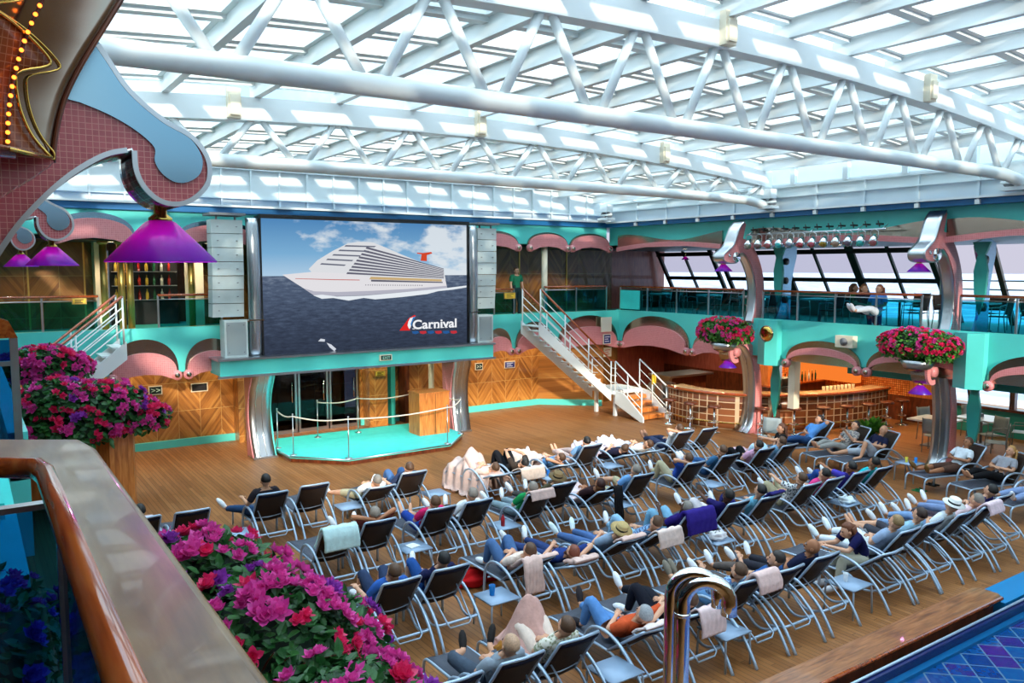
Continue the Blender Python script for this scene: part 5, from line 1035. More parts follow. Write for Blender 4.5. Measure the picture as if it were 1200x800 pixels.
        hands.append((wr+hdv*.075, hdv, s_))
    o1 = skinmesh(nd, E, 'pel')
    g = {kk: (v[0], (v[1] if not isinstance(v[1], tuple) else v[1][0])+.016) for kk, v in nd.items()}
    bpy.context.view_layer.update()
    B_ = bake(o1); segs = [(a_, b_, nd[a_][0], nd[b_][0]) for a_, b_ in E]
    def where(p):
        best = None
        for a_, b_, pa, pb in segs:
            d = pb-pa; tt = max(0, min(1, (p-pa).dot(d)/d.dot(d))); q = (p-(pa+d*tt)).length-(nd[a_][1][0] if isinstance(nd[a_][1], tuple) else nd[a_][1])*.4
            if best is None or q < best[0]: best = (q, a_, b_, tt)
        return best[1:]
    NV_ = [Vector((0,0,0)) for _ in B_[0]]; BV = [Vector(v) for v in B_[0]]
    for f in B_[1]:
        q = (BV[f[2]]-BV[f[0]]).cross(BV[f[3 if len(f) > 3 else 1]]-BV[f[1]])
        for i in f: NV_[i] += q
    NV_ = [q.normalized() if q.length > 0 else q for q in NV_]
    def shell(test, off):
        fs = []; 
        for f in B_[1]:
            c = sum((BV[i] for i in f), Vector((0,0,0)))/len(f)
            if test(*where(c)): fs.append(f)
        ids = sorted({i for f in fs for i in f}); mp = {i: j for j, i in enumerate(ids)}
        return [tuple(BV[i]+NV_[i]*off) for i in ids], [tuple(mp[i] for i in f) for f in fs]
    def is_shirt(a_, b_, tt):
        if (a_, b_) in (('pel','wai'),): return tt > .45
        if (a_, b_) in (('wai','che'),): return True
        if (a_, b_) == ('che','nec'): return tt < .8
        if a_ == 'che' and b_[:3] == 'sho': return True
        if a_[:3] == 'sho': return tt < .75 or sleeves == 2
        if a_[:3] in ('elb', 'for') and sleeves == 2: return True
        return False
    def is_bot(a_, b_, tt):
        if (a_, b_) == ('pel','wai'): return tt <= .45
        if a_ == 'pel' or a_[:3] in ('hip',): return True
        if a_[:3] == 'mth': return True
        if a_[:3] == 'kne': return not shorts
        if a_[:3] == 'cal': return (not shorts) and tt < .85
        return False
    T_ = shell(is_shirt, .014); Q_ = shell(is_bot, .015)
    fwd = (nn*.55+V(0, .55, 0)).normalized(); upv = (V(0,0,1)*.5+u*.5).normalized(); fwd = (fwd-upv*fwd.dot(upv)).normalized()
    if turn: R = Matrix.Rotation(radians(turn), 3, upv); fwd = R @ fwd
    rt = fwd.cross(upv)
    HM = lambda x, y, z: hd+rt*x+fwd*y+upv*z
    m = MB(); m.add(B_[0], B_[1], True)
    hb = MB(); hb.sphere((0,0,0), (.078, .098, .118), 14, 10, lambda v: (v[0]*(1-.22*max(0, -v[2])), v[1]*(1-.05*max(0, -v[2]))+.12*max(0, -v[2]), v[2]))
    hb.sphere((0, .104, -.018), (.014, .02, .026), 8, 6); hb.sphere((-.08, 0, -.01), (.012, .022, .032), 8, 6); hb.sphere((.08, 0, -.01), (.012, .022, .032), 8, 6)
    hb.sphere((0, .088, -.062), (.028, .014, .009), 8, 5)
    m.add([HM(*v) for v in hb.v], hb.f, True)
    for (c, d, s_) in hands:
        a = V(1,0,0)-d*d.x; a = a.normalized() if a.length > .2 else V(0,1,0); b = d.cross(a)
        if b.z > 0: b = -b
        m.add(*(lambda q: (q.v, q.f))(MB().sphere((0,0,0), (1,1,1), 8, 6, lambda v: tuple(c+a*v[0]*.042+d*v[1]*.05+b*v[2]*.02))), True)
        for f in range(4):
            L_ = (.062, .074, .07, .055)[f]; p = c+a*(-.03+.02*f)+d*.035; m.tube([p, p+d*L_*.5+b*.006, p+d*L_*.8+b*.03], [.0095, .0085, .007], 6)
        p = c-a*.034*s_-d*.02; m.tube([p, p-a*.03*s_+d*.03, p-a*.03*s_+d*.055+b*.015], [.011, .0095, .008], 6)
    bd = m.build('body', sk, root)
    e = MB()
    for s_ in (-1, 1):
        e = MB(); e.add([HM(*v) for v in MB().sphere((.031*s_, .09, .02), (.016, .01, .009), 8, 5).v], MB().sphere((0,0,0), 1, 8, 5).f, True); e.build('eye', pbr('dark_eye', (30, 20, 18), .3) if 'dark_eye' not in bpy.data.materials else bpy.data.materials['dark_eye'], root)
    e = MB(); e.add([HM(*v) for v in MB().sphere((0, .094, -.062), (.024, .008, .006), 8, 5).v], MB().sphere((0,0,0), 1, 8, 5).f, True); e.build('mouth', cloth((150, 70, 66)), root)
    if not bald:
        def hf(v):
            x, y, z = v
            if y > .25 and z < .45: return (x*.9, y*.7, z*.8)
            if z < -.25 and not hairlen: return (x*.85, y*.8, z*.7)
            return (x, y, z)
        h = MB(); h.sphere((0, -.012, .022), (.09, .108, .118), 14, 10, hf)
        if hairlen: h.grid(lambda q, v: (-.085*cos(q*pi)*(1+.15*v), -.075*sin(q*pi)-.03-.02*v, .06-(.12+.16*hairlen)*v), 10, 6, .03)
        hh = MB(); hh.add([HM(*v) for v in h.v], h.f, True); hh.build('hair', pbr('hair_%d_%d_%d' % hair, hair, .55, var=.2, vscale=60), root)
    m = MB(); m.add(T_[0], T_[1], True); m.build('shirt', topmat or cloth(top), root)
    m = MB(); m.add(Q_[0], Q_[1], True); m.build('shorts' if shorts else 'trousers', botmat or cloth(bottom), root)
    if shoes:
        for an, ft in feet:
            d = (ft-an).normalized(); m = MB(); up_ = V(0,0,1)-d*d.z; up_ = up_.normalized() if up_.length > .2 else V(0,-1,0); sd = d.cross(up_)
            c = an*.5+ft*.5+d*.03; Lh = (ft-an).length/2+.05
            m.sphere((0,0,0), (1,1,1), 10, 8, lambda v: tuple(c+sd*v[0]*.048*(1+.1*v[1])+d*v[1]*Lh+up_*v[2]*.05)); m.build('shoe', cloth(shoes), root)
    if hat:
        h = MB(); h.lathe([(.17, .03), (.175, .038), (.095, .045), (.09, .12), (.075, .135), (0.001, .13)], seg=24); hh = MB(); hh.add([HM(v[0], v[1]-.01, v[2]+.02) for v in h.v], h.f, True); hh.build('hat', cloth(hat), root)
        h = MB(); h.lathe([(.097, .045), (.095, .075)], seg=24, cap=False); hh = MB(); hh.add([HM(v[0], v[1]-.01, v[2]+.02) for v in h.v], h.f, True); hh.build('hat_band', 'black', root)
    root.scale = (sc,)*3
    return hd
def person(x, y, rz, label, k='R', **kw):
    t = thing('person', label, 'person', (x, y, 0), rz); make_person(t, k, **kw); return t
# ------------------------------------------------------------------ towels and blankets
def drape_back(x, y, k, rz, label, col, w_=.5, front=.3, back=.3, name='towel', cat='towel', dx=0, thick=.022):
    al, L = REC[k]; a = radians(al); u = V(0, -cos(a), sin(a)); nn = V(0, sin(a), cos(a)); P0 = V(*PIV); T = P0+u*(L+.02)
    t = thing(name, label, cat, (x, y, 0), rz, 'towels and blankets over the loungers'); tot = front+back
    def fn(q, v):
        s_ = v*tot; xx = dx-w_/2+w_*q
        wv = .012*sin(q*17+v*5)
        if s_ < front: p = T-u*(front-s_)+nn*(.035+wv)
        elif s_ > front+.08: p = T-nn*.055+V(0, -.012-abs(wv), -(s_-front-.04))
        else:
            f = (s_-front)/.08; p = T+u*.03*sin(f*pi)+nn*(.035*(1-2*f))
        return (xx+.01*sin(v*9), p.y, p.z)
    m = MB(); m.grid(fn, 18, 22, thick); m.build('cloth', cloth(col), t)
    return t
def blanket(x, y, rz, label, col, x0=-.42, x1=.42, y0=.75, y1=2.0, knees=.0, low=.1, name='blanket', seed=1):
    t = thing(name, label, 'blanket', (x, y, 0), rz, 'towels and blankets over the loungers'); rs = seed*1.7
    def fn(q, v):
        xx = x0+(x1-x0)*q; yy = y0+(y1-y0)*v
        prof = .50+.12*math.exp(-((xx)/.2)**2)+knees*math.exp(-((yy-1.25)/.17)**2)*math.exp(-(xx/.25)**4)
        edge = max(0, abs(xx)-.27); z = prof-(edge/.18)**1.2*(prof-low) if edge else prof
        z = max(low, z); z += .022*sin(xx*22+yy*9+rs)+.018*sin(yy*21-xx*12+rs*2)+.012*sin(yy*43+xx*31)
        if edge: xx = (.27+edge*.35)*(1 if xx > 0 else -1)+.03*sin(yy*19+rs)
        if v > .93: z -= (v-.93)*3
        return (xx, yy, z)
    m = MB(); m.grid(fn, 34, 40, .014); m.build('cloth', cloth(col), t); return t
def side_table(x, y, label, rz=0):
    t = thing('side_table', label, 'side table', (x, y, 0), rz, 'low pale side tables between the loungers')
    for n_, me in ST: obj(n_, me, t)
ST = []
m = MB(); m.grid(lambda q, v: (-.23+.46*q, -.23+.46*v, .42), 2, 2, .02); ST.append(('tabletop', m.data('tabletop', 'tabletop')))
for a in (-1, 1):
    for b in (-1, 1): m = MB(); m.tube([(a*.2, b*.2, .41), (a*.215, b*.215, .36), (a*.225, b*.225, 0)], .014, 6); ST.append(('leg', m.data('leg', 'alum')))
def tumbler(x, y, z, label, col, r=.036, h=.12):
    t = thing('drink_cup', label, 'cup', (x, y, z), 0, 'drink cups on the side tables'); m = MB(); m.lathe([(r*.75, 0), (r, h), (r*.9, h), (r*.65, .01)], seg=14, cap=False); m.lathe([(0.001, 0), (r*.75, 0)], seg=14, cap=False); m.build('cup_body', cloth(col, .3), t)
    m = MB(); m.lathe([(r*.9, h*.8), (0.001, h*.8)], seg=14, cap=False); m.build('drink', cloth(tuple(min(255, int(c*.8)) for c in col), .2), t)
PK, CR, WT = (214, 180, 170), (226, 204, 190), (232, 236, 240)
DK, BR, GY, BL = (26, 20, 18), (84, 56, 36), (128, 120, 112), (196, 160, 110)
JE, NV, KH = (72, 104, 150), (28, 30, 70), (176, 166, 136)
s1, s2, s3, s4 = (222, 170, 140), (206, 152, 120), (168, 112, 80), (84, 52, 40)
# rows: (x, y, recline, lounger label or None -> derived, person keywords or None, person label)
ROWS = [
 # ---- back row (farthest from the viewer)
 (2.12, 12.95, 'R', None, dict(leg='FF', arm='BB', hair=DK, skin_=s2, top=(216, 196, 200), headup=.04), 'dark-haired person in pale shirt at the left end of the back row'),
 (2.85, 12.9, 'R', 'empty deck lounger second from the left in the back row, behind the pink blossoms', None, None),
 (4.24, 13.2, 'R', None, dict(leg='OK', arm='DD', hair=DK, skin_=s2, top=(40, 34, 40), bottom=(40, 70, 110), headup=.08, lean=72), 'black-haired man in dark shirt and jeans sitting up high in the back row'),
 (5.03, 13.3, 'R', 'empty raised deck lounger to the right of the black-haired man in the back row', None, None),
 (6.21, 13.15, 'M', None, dict(leg='OO', arm='BB', hair=GY, top=WT, bottom=KH, shorts=True, shoes=(236,238,240)), 'person in white shirt and khaki shorts with white shoes spread apart'),
 (6.92, 13.1, 'R', None, dict(leg='KK', arm='DD', hair=BR, top=(50, 60, 90), bottom=JE), 'person in blue jeans with both knees up beside the white-shirted one'),
 (8.88, 13.3, 'L', None, dict(leg='KK', arm='BB', hair=BR, top=CR, bottom=PK), 'person wrapped in a cream blanket reaching the deck, back row'),
 (9.62, 13.3, 'L', None, dict(leg='KK', arm='KK', hair=DK, top=(60, 50, 44), bottom=(20, 20, 26)), 'person in black trousers with knees raised, next to the cream blanket'),
 (10.51, 13.2, 'L', None, dict(leg='FF', arm='HB', hair=BR, top=(110, 160, 210), bottom=PK, turn=50), 'brown-haired person in light blue shirt lying low under a blanket'),
 (11.25, 13.0, 'R', None, dict(leg='XX', arm='BB', hair=DK, top=(120, 160, 200), bottom=PK, shoes=None), 'person hidden behind a raised backrest, bare toes showing over it'),
 (12.29, 13.1, 'L', None, dict(leg='FF', arm='BD', hair=BR, top=(30, 28, 50), bottom=(60, 50, 60), turn=-60), 'person in black sweater lying on a low lounger under a white blanket'),
 (13.03, 13.1, 'L', None, dict(leg='FF', arm='BB', hair=BR, top=WT, bottom=PK, turn=40), 'brown-haired person in white lying flat under pink and white blankets'),
 (14.0, 12.85, 'R', None, dict(leg='XX', arm='HB', hair=BR, top=WT, bottom=(40, 50, 80), shoes=(150, 110, 90)), 'person in white shirt and dark jeans near the right end of the back row'),
 (14.77, 12.8, 'R', 'empty raised deck lounger at the right end of the back row', None, None),
 # ---- third row from the viewer
 (4.42, 10.7, 'R', 'deck lounger half hidden under an aqua white towel at left', None, None),
 (5.12, 10.75, 'R', None, dict(leg='FF', arm='HH', hair=GY, skin_=s3, top=(96, 40, 36), bottom=(50,50,54), headup=.02), 'grey-haired man in dark red shirt with hands behind his head'),
 (6.22, 10.8, 'R', None, dict(leg='XF', arm='BB', hair=BR, top=(206, 30, 96), bottom=(30, 64, 150), shorts=True, shoes=None), 'person in pink top and blue shorts with bare shins'),
 (6.94, 10.8, 'R', None, dict(leg='FF', arm='DB', hair=GY, top=WT, bottom=(60, 60, 66), headup=.04), 'grey-haired person with white sleeve, right of the pink and blue one'),
 (8.05, 10.6, 'R', None, dict(leg='FF', arm='BB', hair=GY, top=(24, 140, 76), bottom=(130, 150, 160)), 'person in green shirt and grey trousers'),
 (8.78, 10.85, 'R', None, dict(leg='FF', arm='BB', hair=BR, top=(90, 80, 60), hat=(120, 100, 70), bottom=(70,70,70)), 'person in a brown sun hat just left of the black jacket'),
 (9.48, 10.6, 'M', None, dict(leg='FX', arm='BB', hair=(60,24,18), skin_=s3, top=(50, 30, 34), bottom=(216, 190, 190), shoes=None), 'auburn-haired person with long bare feet stretched forward'),
 (10.4, 10.5, 'R', None, dict(leg='OX', arm='BB', hair=GY, top=(110, 160, 214), bottom=KH, shorts=True), 'grey-haired person in sky blue shirt and khaki shorts'),
 (11.92, 10.6, 'R', None, dict(leg='KF', arm='HD', hair=BR, top=(44, 86, 190), bottom=KH), 'brown-haired man in royal blue shirt and khaki trousers'),
 (13.0, 10.65, 'R', None, dict(leg='XX', arm='BD', hair=BR, top=(52, 100, 140), bottom=(50, 90, 140), headup=.06), 'brown-haired person in blue denim shirt and jeans'),
 (14.1, 10.6, 'R', None, dict(leg='KK', arm='BD', hair=DK, top=(210, 160, 190), bottom=(16, 14, 20)), 'person in pink top and black trousers with knees high'),
 (14.82, 10.55, 'R', None, dict(leg='KK', arm='DB', hair=BR, top=(130, 180, 220), bottom=(190, 220, 236)), 'person in pale blue with knees up at the right end of that row'),
 # ---- second row from the viewer
 (4.32, 8.42, 'R', None, dict(leg='KK', arm='DB', hair=BR, top=(46, 92, 170), bottom=(46, 60, 90), shorts=True, headup=.0), 'person in blue shirt with arm over the side rail, left end of second row'),
 (5.05, 8.45, 'R', None, dict(leg='KF', arm='BB', hair=DK, top=NV, bottom=(30, 74, 140), shorts=True), 'person in blue shorts with bare knees, second from left in second row'),
 (6.39, 8.5, 'M', None, dict(leg='KK', arm='BB', hair=BR, top=CR, bottom=JE), 'person in blue jeans with both knees up beneath a pink-towelled backrest'),
 (7.1, 8.5, 'L', None, dict(leg='FF', arm='BH', hair=(120, 60, 40), top=(32, 56, 120), bottom=(40, 60, 110)), 'red-haired person in dark blue lying low with a rolled pink towel'),
 (8.0, 8.4, 'M', None, dict(leg='FF', arm='BB', hair=BL, hat=(186, 160, 110), top=(140, 160, 184), bottom=(70, 100, 150), shoes=(220, 236, 240)), 'person in straw hat and jeans with pale trainers'),
 (8.7, 8.35, 'M', None, dict(leg='KF', arm='DB', hair=BR, topmat=mat_stripe((120, 160, 200), (60, 80, 120)), bottom=(140, 180, 210), headup=.1), 'man with short hair in a blue striped shirt'),
 (9.4, 8.25, 'R', None, dict(leg='KK', arm='RB', hair=GY, skin_=s4, top=(40, 24, 110), bottom=(120, 170, 200), headup=.0), 'person behind a purple jacket holding up a phone'),
 (10.45, 8.3, 'R', None, dict(leg='KX', arm='KB', hair=DK, skin_=s4, top=(32, 26, 92), bottom=(226, 216, 220), headup=.12), 'dark-haired person in navy top and white trousers'),
 (11.15, 8.2, 'R', None, dict(leg='KF', arm='BD', hair=DK, top=(110, 180, 210), bottom=(40, 40, 100), headup=.12), 'dark-haired person in aqua top with navy jacket'),
 (12.42, 8.3, 'R', None, dict(leg='KK', arm='KB', hair=BR, topmat=mat_floral((60, 70, 80), (222, 224, 228)), bottom=KH, shorts=True, headup=.12), 'short-haired boy in patterned white shirt and khaki shorts'),
 (13.12, 8.3, 'R', None, dict(leg='FF', arm='DB', hair=DK, top=(214, 60, 130), bottom=(40, 40, 50)), 'person in bright pink hidden by the backrest'),
 (13.95, 8.3, 'R', None, dict(leg='KX', arm='KB', hair=DK, skin_=s3, top=(70, 60, 170), bottom=(34, 70, 140), headup=.12), 'dark-haired person in violet blue shirt and jeans'),
 (14.65, 8.25, 'R', None, dict(leg='FF', arm='BB', hair=DK, skin_=s3, top=(30, 180, 190), bottom=(50, 60, 70), headup=.12), 'dark-haired person in turquoise top'),
 # ---- front row
 (3.68, 5.95, 'R', 'deck lounger at the lower left end of the front row under the flowers', None, None),
 (4.42, 5.95, 'R', None, dict(leg='CO', arm='BB', hair=(190,150,120), top=(150, 160, 172), bottom=(70, 82, 98), shorts=True, shoes=(34, 30, 30)), 'man in grey shirt and slate shorts with black sandals'),
 (5.16, 5.97, 'R', None, dict(leg='KK', arm='BB', hair=BR, topmat=mat_floral((150, 150, 120), (220, 214, 200)), bottom=CR), 'person under a pink blanket tented over raised knees'),
 (6.25, 6.05, 'M', None, dict(leg='KF', arm='BH', hair=(150, 152, 156), top=(206, 84, 44), bottom=(84, 132, 190), shoes=(40, 34, 38)), 'grey-haired person in orange shirt and light blue jeans'),
 (6.99, 6.05, 'M', None, dict(leg='KX', arm='BB', hair=BR, top=(30, 30, 40), bottom=(20, 22, 34)), 'person in black clothes next to the orange shirt'),
 (7.95, 5.98, 'R', None, dict(leg='XX', arm='RB', hair=BR, topmat=mat_floral((90, 130, 190), (150, 190, 226), (60, 80, 130), 20), bottom=(110, 160, 210), shorts=True, shoes=(124, 116, 104), sleeves=2), 'person in blue checked shirt with grey trainers crossed'),
 (8.65, 5.95, 'R', None, dict(leg='FX', arm='RB', hair=(50, 40, 36), top=(44, 90, 150), bottom=(90, 80, 76), headup=.12, turn=40), 'dark-haired man in blue shirt, right of the checked shirt'),
 (9.46, 5.97, 'R', None, dict(leg='FF', arm='BB', bald=True, skin_=s3, top=(24, 30, 60), bottom=(40, 40, 50), headup=.12, turn=30), 'bald man in dark navy shirt'),
 (10.72, 5.93, 'M', 'deck lounger on which the bent-over woman in navy sits sideways', None, None),
 (11.42, 5.92, 'R', None, dict(leg='FX', arm='BB', hair=(150, 120, 80), top=(150, 170, 200), bottom=(220, 226, 234), shoes=(232, 240, 244), headup=.1), 'fair-haired person in white trousers and white socks'),
 (12.08, 5.92, 'R', None, dict(leg='XX', arm='BB', hair=(54, 34, 26), top=(150, 190, 214), bottom=(60, 60, 70), shorts=True, shoes=None, headup=.12), 'brown-haired man with crossed bare feet held high'),
 (12.98, 5.88, 'R', None, dict(leg='FX', arm='BB', hair=GY, hat=(240, 240, 236), top=(226, 234, 240), bottom=(120, 150, 190), headup=.12), 'man in a white brimmed hat with dark band and white shirt'),
 (13.7, 5.85, 'R', None, dict(leg='FF', arm='BB', hair=GY, top=(230, 200, 206), bottom=(60, 50, 60)), 'person in pale pink, right of the white hat'),
 (14.5, 6.0, 'R', None, dict(leg='FF', arm='BB', hair=DK, top=(40, 40, 110), bottom=(120, 140, 180)), 'person in dark blue at the right edge, front row'),
]
rowname = {13: 'back row', 10: 'third row', 8: 'second row', 5: 'front row', 6: 'front row', 12: 'back row'}
for (x, y, k, ll, kw, pl) in ROWS:
    if ll is None: ll = 'deck lounger carrying the '+' '.join(pl.split()[:11])
    lounger(x, y, k, ll)
    if kw: person(x, y, 0, pl, k, **kw)
# loungers at the right, turned towards the left
RG = [
 (18.25, 12.0, 72, 'R', 'brown-haired man in sky blue shirt and jeans, arm behind head, before the bar', dict(leg='XF', arm='HB', hair=DK, skin_=s2, top=(90, 150, 220), bottom=(44, 80, 130), shoes=(180, 140, 110), headup=.05)),
 (18.3, 11.05, 74, 'R', 'dark-haired boy in patterned shirt and grey trousers at the right', dict(leg='XX', arm='RB', hair=DK, topmat=mat_floral((90, 90, 100), (170, 160, 150)), bottom=(150, 150, 146), shoes=None, headup=.05)),
 (18.35, 10.35, 74, 'R', 'bald man in navy shirt and pale shorts left of the nearer pillar', dict(leg='KO', arm='BD', bald=True, skin_=s2, top=(22, 26, 56), bottom=(170, 176, 186), shorts=True, shoes=None, headup=.05)),
 (18.55, 8.5, 72, 'R', 'man in white tee shirt with small dark emblem and brown shorts', dict(leg='FF', arm='BB', hair=BR, skin_=s3, top=(214, 222, 230), bottom=(84, 58, 48), shorts=True, shoes=(120, 90, 50), headup=.05)),
 (18.45, 7.6, 74, 'R', 'woman with long blond hair in grey top and black skirt', dict(leg='XX', arm='BB', hair=(190, 140, 80), hairlen=1, top=(150, 150, 158), bottom=(16, 16, 20), shoes=None, skin_=s2, headup=.05)),
 (17.9, 6.7, 78, 'R', 'person in pale blue trousers at the far right edge', dict(leg='FF', arm='BB', hair=BR, top=(60, 50, 120), bottom=(130, 150, 190))),
]
for (x, y, rz, k, pl, kw) in RG:
    lounger(x, y, k, 'deck lounger turned sideways under the '+' '.join(pl.split()[:10]), radians(rz)); person(x, y, radians(rz), pl, k, **kw)
# sitters and standers
t = thing('person', 'woman in black top sitting upright in front of the bar', 'person', (16.6, 11.45, -.05), radians(60)); make_person(t, 80, leg='DD', arm='KB', hair=(90, 50, 30), hairlen=1, top=(20, 18, 20), bottom=(40, 60, 90), shoes=(60, 50, 50), lean=86)
lounger(17.3, 12.75, 'M', 'empty deck lounger end on which the woman in black sits', radians(60)) if False else None
t = thing('person', 'woman with auburn hair bent forward in navy top with white lettering', 'person', (11.72, 6.2, 0), radians(60)); make_person(t, 115, leg='DD', arm='KK', hair=(110, 60, 34), hairlen=1, top=(20, 20, 70), bottom=(170, 166, 150), shoes=(200, 200, 206), lean=118, headup=-.08)
NAVY = t
t = thing('person', 'blond head of a person at the bottom edge left of the grey-shirted man', 'person', (3.45, 5.4, 0), 0); make_person(t, 'M', leg='FF', arm='BB', hair=(170, 130, 90), top=(120, 150, 190), bottom=JE, skin_=s1, headup=.08)
t = thing('person', 'person standing in a green top at the head of the right stairs', 'person', (14.9, 21.6, 3.2), radians(180)); make_person(t, 90, leg='STAND', arm='SS', hair=BR, top=(30, 110, 80), bottom=(40, 60, 60))
for i, (x, y, rz, top, hair, pl) in enumerate(((19.6, 13.5, 200, (40, 90, 50), (120, 70, 40), 'auburn-haired person in green seated behind the balcony glass'), (19.9, 12.9, 150, (20, 24, 40), (150, 90, 50), 'person in dark blue with back to the balcony glass'), (19.9, 11.4, 80, (90, 150, 230), (150, 90, 60), 'person in light blue leaning back with legs up behind the balcony glass'))):
    t = thing('person', pl, 'person', (x, y, 3.2), radians(rz)); make_person(t, 78, leg='XX' if i == 2 else 'DD', arm='BB', hair=hair, hairlen=.4, top=top, bottom=(200, 210, 220) if i == 2 else (30, 40, 80), lean=80, headup=.0)
# ------------------------------------------------------------------ side tables and their things
TB = [(3.55, 13.35, 'side table left of the black-haired man'), (5.72, 13.75, 'side table between empty lounger and white-shirted person'), (7.45, 13.6, 'side table right of the person in jeans, back row'), (10.07, 13.35, 'side table with blue cup between blankets'), (11.75, 13.35, 'side table before the black sweater'), (5.68, 11.1, 'side table with folded white paper beside the dark red shirt'), (7.48, 11.2, 'side table with red bottle, third row'), (9.95, 11.0, 'side table right of the auburn-haired person'), (12.45, 11.0, 'side table right of the royal blue shirt'), (5.72, 8.75, 'side table with blue cup in second row'), (9.92, 8.65, 'side table carrying a crumpled white bag'), (13.5, 8.7, 'side table with white trainers on it'), (5.7, 6.35, 'side table in the front row beside the tented blanket'), (7.47, 6.35, 'side table right of the person in black'), (10.05, 6.35, 'side table with a cup right of the bald man'), (14.1, 6.9, 'side table near the right edge of the front row'), (17.55, 9.7, 'side table with yellow and blue cups by the nearer pillar'), (17.6, 11.55, 'side table with green cup between the right loungers')]
for x, y, l in TB: side_table(x, y, 'low pale blue '+l)
tumbler(10.07, 13.4, .42, 'blue cup on the side table between blankets', (30, 110, 190)); tumbler(5.68, 8.8, .42, 'large blue cup on the second-row side table', (20, 110, 180), .045, .14); tumbler(17.5, 9.75, .42, 'yellow cup by the nearer pillar', (220, 210, 80)); tumbler(17.62, 9.6, .42, 'blue cup beside the yellow cup', (40, 130, 210)); tumbler(17.6, 11.5, .42, 'green cup between the right loungers', (110, 210, 110), .045); tumbler(10.05, 6.4, .42, 'white cup right of the bald man', (220, 224, 230))
t = thing('bottle', 'red bottle standing on a side table, third row', 'bottle', (7.42, 11.15, .42)); m = MB(); m.lathe([(.035, 0), (.036, .13), (.014, .18), (.014, .2)], seg=12); m.build('body', cloth((190, 40, 50), .3), t); m = MB(); m.cyl((0,0,.2), (0,0,.22), .016, 8); m.build('cap', 'black', t)
m = MB(); m.prism([(5.6, 11.0, .423), (5.78, 11.05, .423), (5.74, 11.22, .423), (5.58, 11.18, .423)], (0, 0, .012)); tag(m.build('folded_paper', cloth((226, 232, 236))), 'folded white paper on the side table beside the dark red shirt', 'paper')
def lump(name, label, cat, x, y, z, r, col, seed=3, mat=None):
    def f(v):
        k_ = 1+.14*sin(v[0]*7+seed)+.12*sin(v[1]*9+seed*2)+.1*sin(v[2]*8+seed*3); return (v[0]*k_, v[1]*k_, max(v[2], -.75)*k_)
    m = MB(); m.sphere((0,0,r[2]*.75), r, 20, 14, f); t = thing(name, label, cat, (x, y, z)); m.build('cloth', mat or cloth(col), t); m = MB(); m.tube([(-r[0]*.4,0,r[2]*1.5), (-r[0]*.2,0,r[2]*1.9), (r[0]*.2,0,r[2]*1.9), (r[0]*.4,0,r[2]*1.5)], .008, 6); m.build('strap', mat or cloth(tuple(int(c*.8) for c in col)), t)
lump('plastic_bag', 'crumpled white bag on a side table, second row', 'bag', 9.9, 8.6, .42, (.15, .12, .08), (226, 222, 226))
lump('trainer_bundle', 'white trainers heaped on a side table', 'shoes', 13.5, 8.65, .42, (.17, .13, .07), (220, 232, 238), 5)
lump('red_bag', 'bright red bag slumped on the deck in the third row', 'bag', 6.2, 10.15, 0, (.42, .17, .13), (196, 20, 26), 2)
lump('khaki_bag', 'yellow khaki bag lying under the back row', 'bag', 10.3, 12.7, 0, (.2, .16, .11), (150, 130, 80), 4)
lump('mustard_bag', 'mustard brown bag beside the tented blanket in the front row', 'bag', 4.83, 7.15, .39, (.11, .2, .14), (150, 96, 30), 6)
lump('purple_bag', 'purple bag between two loungers at the right of the back row', 'bag', 14.38, 13.4, 0, (.13, .18, .16), (110, 20, 110), 1)
for i, (x, y, c) in enumerate(((17.0, 11.6, (70, 80, 90)), (17.6, 9.2, (40, 36, 34)), (16.9, 9.1, (30, 120, 70)), (6.0, 7.6, (30, 30, 34)))):
    t = thing('sandals', ['grey sandals on the deck under the blue-shirted man', 'black sandals beside the yellow cup table', 'green sandals on the deck near the sideways lounger', 'dark sandals on the deck near the second-row table'][i], 'sandals', (x, y, 0))
    for s_ in (-1, 1): m = MB(); m.grid(lambda q, v: (s_*.07+(-.04+.08*q)*(1-.3*abs(v-.5)), -.12+.24*v, .02), 3, 8, .02); so_ = m.build('sole', cloth(c), t); m = MB(); m.tube([(s_*.07-.035,.0,.02),(s_*.07,.04,.06),(s_*.07+.035,.0,.02)], .008, 6); m.build('strap', cloth(c), so_)
# towels and blankets
drape_back(4.42, 10.7, 'R', 0, 'aqua white towel heaped over a lounger back at left', (196, 226, 226), .54, .45, .3, thick=.04)
drape_back(8.05, 10.6, 'R', 0, 'pink towel over the backrest above the green shirt', PK, .5, .2, .12)
drape_back(9.48, 10.6, 'M', 0, 'black jacket hanging down from a lounger back in the third row', (18, 16, 20), .2, .3, .62, name='jacket', cat='jacket', dx=.18)
drape_back(6.39, 8.5, 'M', 0, 'long pink towel over the left side of a backrest, second row', PK, .3, .3, .42, dx=-.16, thick=.04)
drape_back(6.39, 8.5, 'M', 0, 'pink towel folded along the top of a second-row backrest', (222, 186, 176), .34, .2, .05, dx=.1)
drape_back(7.1, 8.5, 'L', 0, 'rolled pink towel on the lowest second-row backrest', PK, .42, .2, .03, thick=.06)
drape_back(8.0, 8.4, 'M', 0, 'pink towel behind the straw hat', PK, .46, .16, .05, thick=.03)
drape_back(8.7, 8.35, 'M', 0, 'pink towel behind the striped shirt', (226, 200, 190), .5, .2, .22)
drape_back(9.4, 8.25, 'R', 0, 'purple jacket over the backrest of a second-row lounger', (44, 28, 120), .62, .1, .3, name='jacket', cat='jacket', thick=.05)
drape_back(6.25, 6.05, 'M', 0, 'pale pink towel behind the orange shirt', (226, 206, 204), .5, .2, .04, thick=.03)
drape_back(6.99, 6.05, 'M', 0, 'pink towel hanging over the back beside the chrome pipe', (224, 196, 196), .4, .2, .28, dx=.06)
